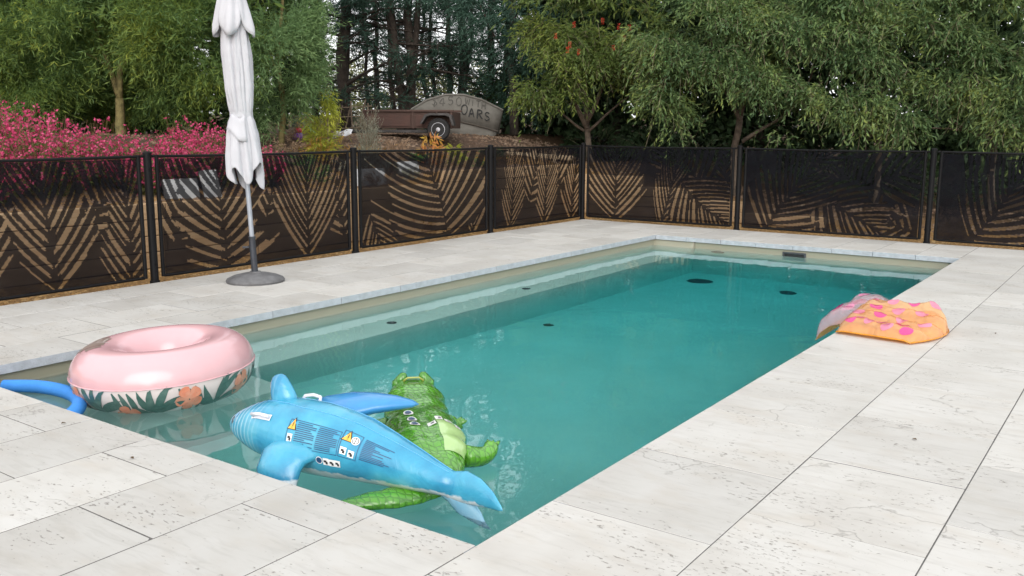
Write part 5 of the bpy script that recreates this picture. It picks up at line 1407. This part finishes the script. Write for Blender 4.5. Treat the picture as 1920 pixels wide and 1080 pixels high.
# red blooms
for px, py in ((1076, 46), (1042, 68), (1068, 84), (1064, 94), (1085, 98), (1160, 50), (1180, 52), (1170, 72), (1130, 40), (1150, 90)):
    c = at(px, py, 15.45); n = 70; t = RNG.uniform(-1, 1, n); rdir = unit(n)
    P = np.array(c)[None] + np.stack([0.006 * rdir[:, 0], 0.006 * rdir[:, 1], 0.05 * t], 1) - np.array(o.location)[None]
    me = np_mesh('bloom', leaf_quads(P, rdir * np.array((1, 1, .3)), 0.028, 0.003), quads_idx(4 * n), M_REDFLOWER); link_mesh('bloom', me, o)
bottlebrush(1385, 16.2, [(1250, 55, 15.4, .6), (1330, 30, 15.2, .7), (1420, 25, 15.0, .7), (1270, 130, 15.5, .5), (1240, 190, 15.7, .36), (1260, 225, 15.8, .26), (1345, 120, 15.2, .55), (1420, 110, 15.0, .6), (1490, 60, 14.9, .65), (1440, 170, 15.0, .45), (1500, 150, 14.8, .5), (1480, 215, 14.9, .32), (1560, 180, 14.7, .42), (1360, 175, 15.4, .34), (1520, 235, 14.8, .24)],
     [(1280, -110, 15.6, 1.0), (1400, -120, 15.3, 1.1), (1500, -100, 15.2, 1.0), (1340, -250, 15.6, 1.3), (1470, -260, 15.4, 1.3)],
     [((0, 0, 0), (1388, 215, 16.0), .075, .06), ((1388, 225, 16.0), (1372, 195, 15.9), .045, .03), ((1372, 195, 15.9), (1330, 60, 15.5), .032, .015), ((1388, 215, 16.0), (1396, 60, 15.6), .055, .025), ((1392, 265, 16.0), (1475, 215, 15.7), .04, .022), ((1475, 215, 15.7), (1540, 100, 15.3), .025, .012), ((1390, 180, 15.9), (1270, 90, 15.7), .03, .012)],
     'large weeping bottlebrush with a forked trunk behind the far fence', M_BOTTLE)
bottlebrush(1650, 15.6, [(1570, 40, 14.7, .65), (1650, 40, 14.4, .7), (1600, 120, 14.6, .55), (1680, 130, 14.3, .55), (1620, 195, 14.6, .36), (1690, 205, 14.5, .32), (1740, 60, 14.3, .6), (1750, 150, 14.4, .42), (1705, 245, 14.5, .18), (1590, 235, 14.7, .22)],
     [(1600, -110, 14.8, 1.0), (1720, -110, 14.6, 1.0), (1650, -260, 14.8, 1.3)],
     [((0, 0, 0), (1645, 210, 15.4), .06, .045), ((1645, 215, 15.4), (1590, 100, 15.0), .035, .015), ((1645, 210, 15.4), (1690, 90, 14.9), .035, .015), ((1640, 255, 15.5), (1560, 215, 15.3), .025, .012)],
     'weeping bottlebrush with drooping sprays right of the forked one', M_BOTTLE)
bottlebrush(1870, 14.8, [(1800, 30, 14.0, .6), (1880, 30, 13.7, .65), (1820, 120, 14.0, .45), (1890, 120, 13.6, .55), (1950, 70, 13.5, .6), (1900, 200, 13.8, .38), (1840, 180, 14.2, .3), (1960, 180, 13.5, .4), (1915, 240, 13.9, .2)],
     [(1830, -110, 14.2, 1.0), (1950, -100, 13.9, 1.0), (1880, -260, 14.2, 1.3), (2030, 60, 13.6, 1.0)],
     [((0, 0, 0), (1865, 220, 14.6), .06, .045), ((1865, 225, 14.6), (1820, 120, 14.3), .035, .015), ((1865, 220, 14.6), (1910, 90, 14.1), .035, .015), ((1862, 262, 14.7), (1780, 225, 14.5), .022, .01), ((1850, 255, 14.7), (1720, 240, 14.6), .02, .01)],
     'weeping bottlebrush at the right edge of the view', M_BOTTLE)

# ---- pines against the bright sky
def pine(px, depth, stems, n_br, tufts, label, h=9.0, seed=1, tuft_len=0.15, heavy=1.0, top=-420):
    rn = random.Random(seed); b = on_ground(px, depth); o = empty('pine_tree', b); tag(o, label, 'tree', 'dark pines behind the trailer')
    mb = MB(); B = Vector(b); ends = []
    for (x0, y0, x1, w) in stems:
        p0 = at(x0, y0, depth); p1 = at(x1, top, depth + rn.uniform(-.4, .4))
        if y0 > 225: p0 = Vector((p0.x, p0.y, gh(p0.x, p0.y) - 0.1))
        pts, rad = branch(p0 - B, p1 - B, w, w * 0.35, 0.02, 10, rn); mb.tube(pts, rad, 9)
        for k in range(n_br):
            t = rn.uniform(0.03, 0.98); i = min(8, int(t * 9)); c = pts[i].lerp(pts[i + 1], t * 9 - i)
            if top < -300 and 0.42 < t < 0.8 and rn.random() < 0.72: continue
            a = rn.uniform(0, 2 * math.pi); ln = rn.uniform(0.7, 2.2) * (1 - 0.45 * t)
            d = Vector((math.cos(a), math.sin(a), rn.uniform(-0.25, 0.45)))
            e = c + d * ln
            bp, br = branch(c, e, w * rn.uniform(.16, .34), 0.006, 0.16, 6, rn); mb.tube(bp, br, 5, caps=False)
            for s in range(3):
                j = rn.randint(2, 5); q = bp[j]; e2 = q + Vector((rn.uniform(-1, 1), rn.uniform(-1, 1), rn.uniform(-.7, .5))) * 0.5
                b2, r2 = branch(q, e2, 0.011, 0.004, 0.2, 4, rn); mb.tube(b2, r2, 4, caps=False)
                ends.append((e2, (e2 - q).normalized(), t)); 
            ends.append((e, d.normalized(), t))
    mb.build('trunk', M_BARKDARK, o, smooth=True, fix=False)
    E_ = [e for e in ends if rn.random() < tufts * (0.55 + heavy * 1.2 * e[2]) * (0.35 if heavy == 1.0 and top < -300 and e[2] > 0.42 else 1.0)]
    if E_:
        S = np.array([tuple(e[0] - e[1] * 0.15) for e in E_]); D = np.array([tuple(e[1]) for e in E_])
        S = np.repeat(S, 9, 0); D = np.repeat(D, 9, 0) + 0.8 * unit(len(S)); S = S + 0.10 * unit(len(S))
        V, _ = twig_leaves(S, D, 0.24, 0.3, 9, tuft_len, 0.008, 0.6)
        link_mesh('needles', np_mesh('needles', V, quads_idx(len(V)), M_PINE), o)
    return o
pine(645, 21.5, [(648, 245, 640, .16)], 60, 0.45, 'thick dark pine trunk left of the trailer', seed=3)
pine(705, 25.0, [(705, 245, 700, .09), (690, 245, 672, .06)], 34, 0.40, 'slim pine behind the trellis', seed=14, top=-70)
pine(800, 26.0, [(800, 245, 792, .08), (868, 245, 872, .10)], 34, 0.40, 'slim pines seen between the pine stems and the dinghy', seed=15, top=-70)
pine(765, 21.5, [(752, 245, 735, .11), (765, 245, 775, .13), (775, 235, 835, .09), (740, 215, 690, .06)], 36, 0.34, 'many stemmed dark pine directly behind the trailer', seed=4)
pine(838, 23.0, [(838, 245, 832, .09), (820, 245, 812, .06), (858, 230, 905, .06)], 30, 0.45, 'slim dark pine behind the dinghy', seed=5, top=-150)
pine(925, 22.0, [(918, 250, 905, .10), (948, 250, 940, .10), (975, 250, 985, .08)], 40, 0.85, 'pine with heavy blue green boughs right of the dinghy', seed=6, heavy=1.6)
pine(600, 24.5, [(590, 250, 600, .10)], 36, 0.6, 'dark pine behind the bright acacia', seed=8)
# boughs of blue green foliage hanging in front of the right pine
P, D = blob_points(blobs_px([(930, 60, 20.0, (.75, .75, .35)), (990, 40, 19.6, (.7, .7, .4)), (960, 110, 19.6, (.6, .6, .25)), (900, 20, 20, (.6, .6, .35)), (1000, 110, 19.8, (.5, .5, .3)), (870, 5, 20.5, (.5, .5, .25)), (950, 160, 20.5, (.5, .5, .25)), (985, 200, 20.8, (.45, .45, .3)), (800, -10, 21, (.8, .8, .25)), (700, -10, 21, (.8, .8, .22)), (630, 0, 21, (.6, .6, .25))]), 220)
D = D * np.array((1, 1, .4)) + .4 * unit(len(D)); V, _ = twig_leaves(P, D, 0.3, 0.5, 9, 0.10, 0.009, 0.55)
cb = on_ground(965, 20.0)
make_tree('cypress_tree', 'blue green cypress boughs between the pines and the bottlebrush', 'tree', cb, [(cb, at(962, -150, 20.0), .11, .05, .02), (at(962, 120, 20), at(900, 10, 20), .03, .01, .1), (at(962, 60, 20), at(1000, 20, 19.7), .03, .01, .1), (at(962, 0, 20), at(800, -20, 21), .03, .01, .1), (at(962, -20, 20), at(640, -10, 21), .03, .01, .05)], M_BARKDARK, [('crown', V, M_PINE)])
# upper foliage of the pines (seen mirrored in the water)
for px, d, lb_ in ((640, 22.5, 'tall dark pine crown above the left pines'), (860, 23.5, 'tall dark pine crown above the dinghy')):
    b = on_ground(px, d + 2); blobs = [(tuple(at(px + dx, py, d)), (1.6, 1.6, .55)) for dx, py in ((-110, -190), (115, -110), (100, -370))]
    blobs = [(c, (.85, .85, .5)) for c, r in blobs]
    P, D = blob_points(blobs, 110); V = leaf_quads(P, D + .8 * unit(len(D)), 0.30, 0.045)
    make_tree('pine_tree', lb_, 'tree', b, [(b, Vector((b.x, b.y, b.z + 9.5)), .13, .04, .02)], M_BARKDARK, [('crown', V, M_PINE)], 'dark pines behind the trailer')
# sunlit scrub far beyond the pines
for i, (px, d, h, w) in enumerate(((620, 36, 2.6, 1.8), (690, 38, 3.2, 2.0), (765, 35, 2.4, 1.6), (830, 38, 2.8, 1.8), (900, 36, 2.4, 1.6), (550, 37, 3.0, 2.0))):
    lb_ = ['sunlit olive scrub far behind the leftmost pine', 'sunlit olive scrub far behind the trellis', 'sunlit olive scrub far behind the many stemmed pine', 'sunlit olive scrub far behind the dinghy', 'sunlit olive scrub far behind the heavy pine boughs', 'sunlit olive scrub far behind the bright acacia'][i]
    b = on_ground(px, d); blobs = [((b.x + random.uniform(-w, w) * .7, b.y + random.uniform(-w, w) * .7, b.z + h * random.uniform(.15, .85)), (w * .5, w * .5, w * .35)) for _ in range(9)]
    P, D = blob_points(blobs, 90); V = leaf_quads(P, D + .8 * unit(len(D)), 0.16, 0.03)
    make_tree('scrub_bush', lb_, 'bush', b, [(b, b + Vector((0, 0, h * .7)), .05, .02, .1), (b, b + Vector((.5, .3, h * .6)), .04, .015, .1)], M_BARKGREY, [('crown', V, M_FARLEAF)], 'scrub beyond the pines')

# ---- pink flowering bushes behind the left fence
M_PETAL = leaf_mat('pink_petal', [(0.34, 0.018, 0.075), (0.55, 0.055, 0.16), (0.70, 0.17, 0.31)], 0.6, 0.30, 1.5)
M_GAURALEAF = leaf_mat('bronze_leaf', [(0.05, 0.07, 0.02), (0.10, 0.12, 0.035), (0.16, 0.15, 0.05)], 0.6, 0.3, 1.5)
M_GSTEM = simple('red_brown_stem', (0.16, 0.075, 0.04), 0.8, 0.2, 20)
def flower_bush(x, y, h, r, label, nst=150, dens=26):
    z = gh(x, y); o = empty('flowering_bush', (x, y, z)); tag(o, label, 'bush', 'pink flowering bushes behind the left fence')
    n = nst; a = RNG.uniform(0, 2 * math.pi, n); rr = r * np.sqrt(RNG.uniform(0, 1, n)); hh = h * RNG.uniform(.45, 1.12, n) * (1 - .25 * (rr / r) ** 2)
    base = np.stack([np.cos(a) * rr * .55, np.sin(a) * rr * .55, np.zeros(n)], 1); tip = np.stack([np.cos(a) * rr * 1.05, np.sin(a) * rr * 1.05, hh], 1) + .06 * unit(n)
    side = norm(np.cross(tip - base, unit(n))) * 0.0032
    V = np.stack([base - side, base + side, tip + side * .5, tip - side * .5], 1).reshape(-1, 3)
    link_mesh('stems', np_mesh('stems', V, quads_idx(len(V)), M_GSTEM), o)
    k = dens; t = RNG.uniform(.15, 1.0, (n, 5)) ** .8; t = np.repeat(t, (k + 4) // 5, 1)[:, :k]; c = base[:, None] + (tip - base)[:, None] * t[..., None]
    c = c.reshape(-1, 3) + .028 * unit(n * k) + np.repeat(.03 * unit(n), k, 0)
    Vp = [leaf_quads(c, unit(len(c)) + np.array((0, 0, .3)), .030 * RNG.uniform(.7, 1.3, len(c)), .011) for _ in range(2)]
    fo = link_mesh('flowers', np_mesh('flowers', np.concatenate(Vp), quads_idx(8 * len(c)), M_PETAL), o); fo['kind'] = 'stuff'
    m_ = n * 22; t = RNG.uniform(.0, .8, m_); i = RNG.integers(0, n, m_); c = base[i] + (tip - base)[i] * t[:, None] + .03 * unit(m_)
    link_mesh('leaves', np_mesh('leaves', leaf_quads(c, unit(m_), .06, .008), quads_idx(4 * m_), M_GAURALEAF), o)
for x, y, h, r, lb_ in ((-7.55, 1.75, .66, .55, 'pink flowering bush at the left edge behind the fence'), (-7.75, 2.65, .78, .62, 'tall pink flowering bush below the big acacia'), (-8.0, 3.45, .66, .55, 'pink flowering bush behind the first full fence post'),
                       (-7.60, 3.75, .54, .50, 'low pink flowering bush nearest the wall left of the parasol'), (-7.75, 4.55, .62, .55, 'pink flowering bush directly behind the folded parasol'), (-8.35, 4.9, .58, .5, 'pink flowering bush below the dark evergreen left of the parasol'), (-8.6, 2.6, .74, .6, 'pink flowering bush furthest back below the acacia'), (-7.60, 5.35, .48, .36, 'small pink flowering bush just right of the parasol')):
    flower_bush(x, y, h, r, lb_, nst=int(330 * r), dens=10)

# ---- small garden plants
def tuft(name, px, depth, h, r, n, ln, wd, mat, label, droop=.3, up=1.0, per=10, tl=None, dz=0.0, cat='plant'):
    g = on_ground(px, depth); g.z += dz; o = empty(name, g); tag(o, label, cat)
    a = RNG.uniform(0, 2 * math.pi, n); rr = r * np.sqrt(RNG.uniform(0, 1, n))
    S = np.stack([np.cos(a) * rr * .5, np.sin(a) * rr * .5, h * RNG.uniform(0, .75, n) ** 1.2], 1)
    D = np.stack([np.cos(a) * .7, np.sin(a) * .7, np.full(n, up)], 1) + .4 * unit(n)
    V, info = twig_leaves(S, D, tl or h * .35, droop, per, ln, wd, .5)
    link_mesh('foliage', np_mesh('foliage', V, quads_idx(len(V)), mat), o)
    s = twig_sticks(info, .6, .003); so_ = link_mesh('stems', np_mesh('stems', s, quads_idx(len(s)), M_TWIG), o); so_['kind'] = 'stuff'
    return o
M_YEL = leaf_mat('yellow_green_leaf', [(0.20, 0.24, 0.03), (0.34, 0.38, 0.05), (0.50, 0.48, 0.07)], .6, .4, 2)
M_ORL = leaf_mat('orange_brown_leaf', [(0.28, 0.15, 0.04), (0.45, 0.26, 0.06), (0.52, 0.38, 0.12)], .7, .35, 2)
M_GREYL = leaf_mat('grey_green_leaf', [(0.15, 0.16, 0.12), (0.26, 0.27, 0.21), (0.36, 0.36, 0.28)], .7, .3, 2)
M_DRY = leaf_mat('dry_brown_leaf', [(0.17, 0.11, 0.07), (0.31, 0.21, 0.14), (0.42, 0.31, 0.2)], .8, .3, 2)
M_GRN = leaf_mat('groundcover_leaf', [(0.04, 0.11, 0.03), (0.08, 0.20, 0.05), (0.14, 0.28, 0.07)], .6, .3, 2)
M_ORG = leaf_mat('autumn_leaf', [(0.50, 0.42, 0.06), (0.55, 0.25, 0.07), (0.62, 0.22, 0.12)], .6, .4, 4)
yb = tuft('yellow_shrub', 602, 13.6, .85, .22, 300, .07, .006, M_YEL, 'yellow green arching shrub tied to a stake left of the trailer', .6, 1.1)
V, _ = twig_leaves(np.stack([RNG.uniform(-.2, .2, 160), RNG.uniform(-.2, .2, 160), RNG.uniform(-.05, .25, 160)], 1), unit(160) + np.array((0, 0, .8)), .22, .3, 9, .06, .006, .5)
link_mesh('lower_foliage', np_mesh('lower_foliage', V, quads_idx(len(V)), M_ORL), yb)
V, _ = twig_leaves(np.stack([RNG.uniform(.02, .14, 60), RNG.uniform(-.02, .14, 60), RNG.uniform(.78, 1.0, 60)], 1), unit(60) + np.array((.3, .2, .2)), .22, 1.2, 9, .09, .007, .5)
link_mesh('top_foliage', np_mesh('top_foliage', V, quads_idx(len(V)), M_YEL), yb)
MB().tube([(0.10, 0.05, -0.1), (0.09, 0.05, 0.86)], 0.017, 6).build('stake', M_WOODGREY, yb)
tuft('grey_shrub', 690, 13.9, .95, .22, 200, .05, .004, M_GREYL, 'upright silvery grey shrub in front of the trailer', .1, 2.2, 10, .3)
tuft('dry_plant', 742, 14.2, .50, .28, 110, .06, .006, M_DRY, 'dry brown weeds in front of the trailer', .2, 1.0)
tuft('dry_plant', 640, 13.4, .22, .25, 60, .05, .005, M_DRY, 'low dry weeds right of the yellow shrub', .2, .8)
tuft('autumn_plant', 806, 15.2, .58, .20, 40, .13, .014, M_ORG, 'small plant with drooping orange leaves before the trailer wheel', 1.3, 1.0, 7, .28)
tuft('autumn_plant', 850, 15.3, .46, .18, 34, .13, .013, M_YEL, 'small plant with drooping yellow leaves below the dinghy', 1.3, 1.0, 7, .26)
tuft('creeping_plant', 778, 15.0, .12, .34, 90, .05, .010, M_GRN, 'patch of low green groundcover in front of the trailer', .4, .7, 8, .12)
for px, d, lb_ in ((560, 13.0, 'low green weeds by the brown rock'), (470, 12.6, 'low weeds behind the parasol canopy'), (925, 16.8, 'sparse weeds on the sandy mound')):
    tuft('weed_plant', px, d, .16, .35, 60, .05, .006, M_GRN if px != 470 else M_DRY, lb_, .3, .8, 7, .15)
for i, (px, h) in enumerate(((660, .30), (673, .26))):
    g = on_ground(px, 13.0); o = MB().tube([(0, 0, -.1), (0.01, 0, h)], .009, 6).build('garden_stake', M_LOG, None, loc=g); tag(o, ['thin pale stake left of the grey shrub', 'thin pale stake nearest the grey shrub'][i], 'stake', 'stakes in the garden bed')
# pale slabs and more weeds on the bed behind the left fence
M_SLAB = simple('pale_concrete_slab', (0.46, 0.47, 0.48), 0.85, 0.15, 8, bump=0.3, bscale=40)
for i, (x, y, w, h, rz) in enumerate(((-7.12, 3.85, .40, .24, 80), (-7.10, 4.25, .24, .34, 100), (-7.25, 7.0, .55, .26, 85), (-7.2, 7.75, .45, .20, 95))):
    lb_ = ['low pale concrete slab behind the fence left of the parasol', 'upright pale concrete slab behind the fence beside the parasol', 'pale concrete slab behind the fence panel before the trailer', 'small pale slab right of the larger one behind the fence'][i]
    sl_ = MB().box((0, 0, h / 2), (w, .05, h)).build('concrete_block', M_SLAB, None, bevel=.008, loc=(x, y, gh(x, y) - .02)); sl_.rotation_euler = (R(-14), 0, R(rz)); tag(sl_, lb_, 'concrete block', 'pale slabs on the garden bed')
for i, (px, d, h, r, mt) in enumerate(((715, 12.6, .2, .3, M_DRY), (860, 14.0, .16, .3, M_DRY), (900, 15.0, .14, .3, M_GRN), (760, 13.0, .18, .25, M_GREYL), (585, 12.3, .25, .3, M_GRN), (625, 14.6, .3, .3, M_DRY))):
    tuft('weed_plant', px, d, h, r, 55, .055, .006, mt, ['dry weeds at the foot of the grey shrub', 'dry weeds below the dinghy bow', 'green weeds beside the sandy mound', 'grey weeds below the trailer', 'green weeds at the foot of the yellow shrub', 'dry weeds behind the yellow shrub'][i], .3, .8, 7, .16)
# undergrowth below the bottlebrushes
for i, (px, d) in enumerate(((1130, 18.6), (1230, 18.2), (1320, 17.6), (1480, 17.2), (1560, 16.8), (1730, 16.2), (1800, 15.8))):
    lb_ = ['left of the second bottlebrush', 'below the corner bottlebrush', 'left of the forked trunk', 'right of the forked trunk', 'below the middle bottlebrush', 'right of the middle bottlebrush', 'left of the last bottlebrush'][i]
    tuft('undergrowth', px, d, .9, .9, 70, .11, .012, M_DARKLEAF, 'dark shaded undergrowth ' + lb_, .5, .8, 10, .5, cat='bush')

# ---- fallen leaves, bark and twigs over the garden soil
M_BARKCHIP = leaf_mat('bark_chip', [(0.07, 0.045, 0.03), (0.20, 0.13, 0.09), (0.36, 0.27, 0.19)], 0.9, 0.0, 3.0, 0.1)
chips('bark_mulch', [(-9.2, -6.95, 1.0, 11.0, 5200), (-12.5, -9.2, 5.0, 14.0, 3600), (-9.5, -3.0, 11.8, 14.5, 3200), (-3.0, 3.0, 11.2, 14.5, 2600)], 0.024, M_BARKCHIP, 'bark mulch and fallen leaves over the garden soil', 'mulch')

# low dry tufts over the slope, a few leaves on the paving
rt = random.Random(21)
for i in range(14):
    px, d = rt.uniform(510, 950), rt.uniform(12.8, 16.0)
    o = tuft('dry_tuft', px, d, rt.uniform(.14, .30), .3, 50, .06, .006, rt.choice((M_DRY, M_DRY, M_GREYL, M_ORL)), 'low dry tuft growing in the mulch on the garden slope', .4, .9, 7, .2)
    o['group'] = 'dry tufts on the garden slope'
M_DRYLEAF = simple('dry_leaf', (0.12, 0.075, 0.035), 0.8, 0.3, 40)
for x, y in ((-2.46, -0.14), (-1.75, -0.22), (0.95, 4.9), (1.0, 2.1)):
    m_ = MB().grid(lambda a, b: (0.020 * (a - .5), 0.008 * (b - .5) * math.sin(math.pi * (0.08 + .84 * a)) * 2, 0.002 + 0.003 * (2 * b - 1) ** 2 + 0.002 * math.sin(4 * a)), 6, 4)
    o = m_.build('fallen_leaf', M_DRYLEAF, None, smooth=True, fix=False, loc=(x, y, 0.002)); o.rotation_euler = (0, 0, x * 7 + y)
    tag(o, 'tiny dry brown leaf lying on the pale paving', 'leaf', 'fallen leaves on the paving')
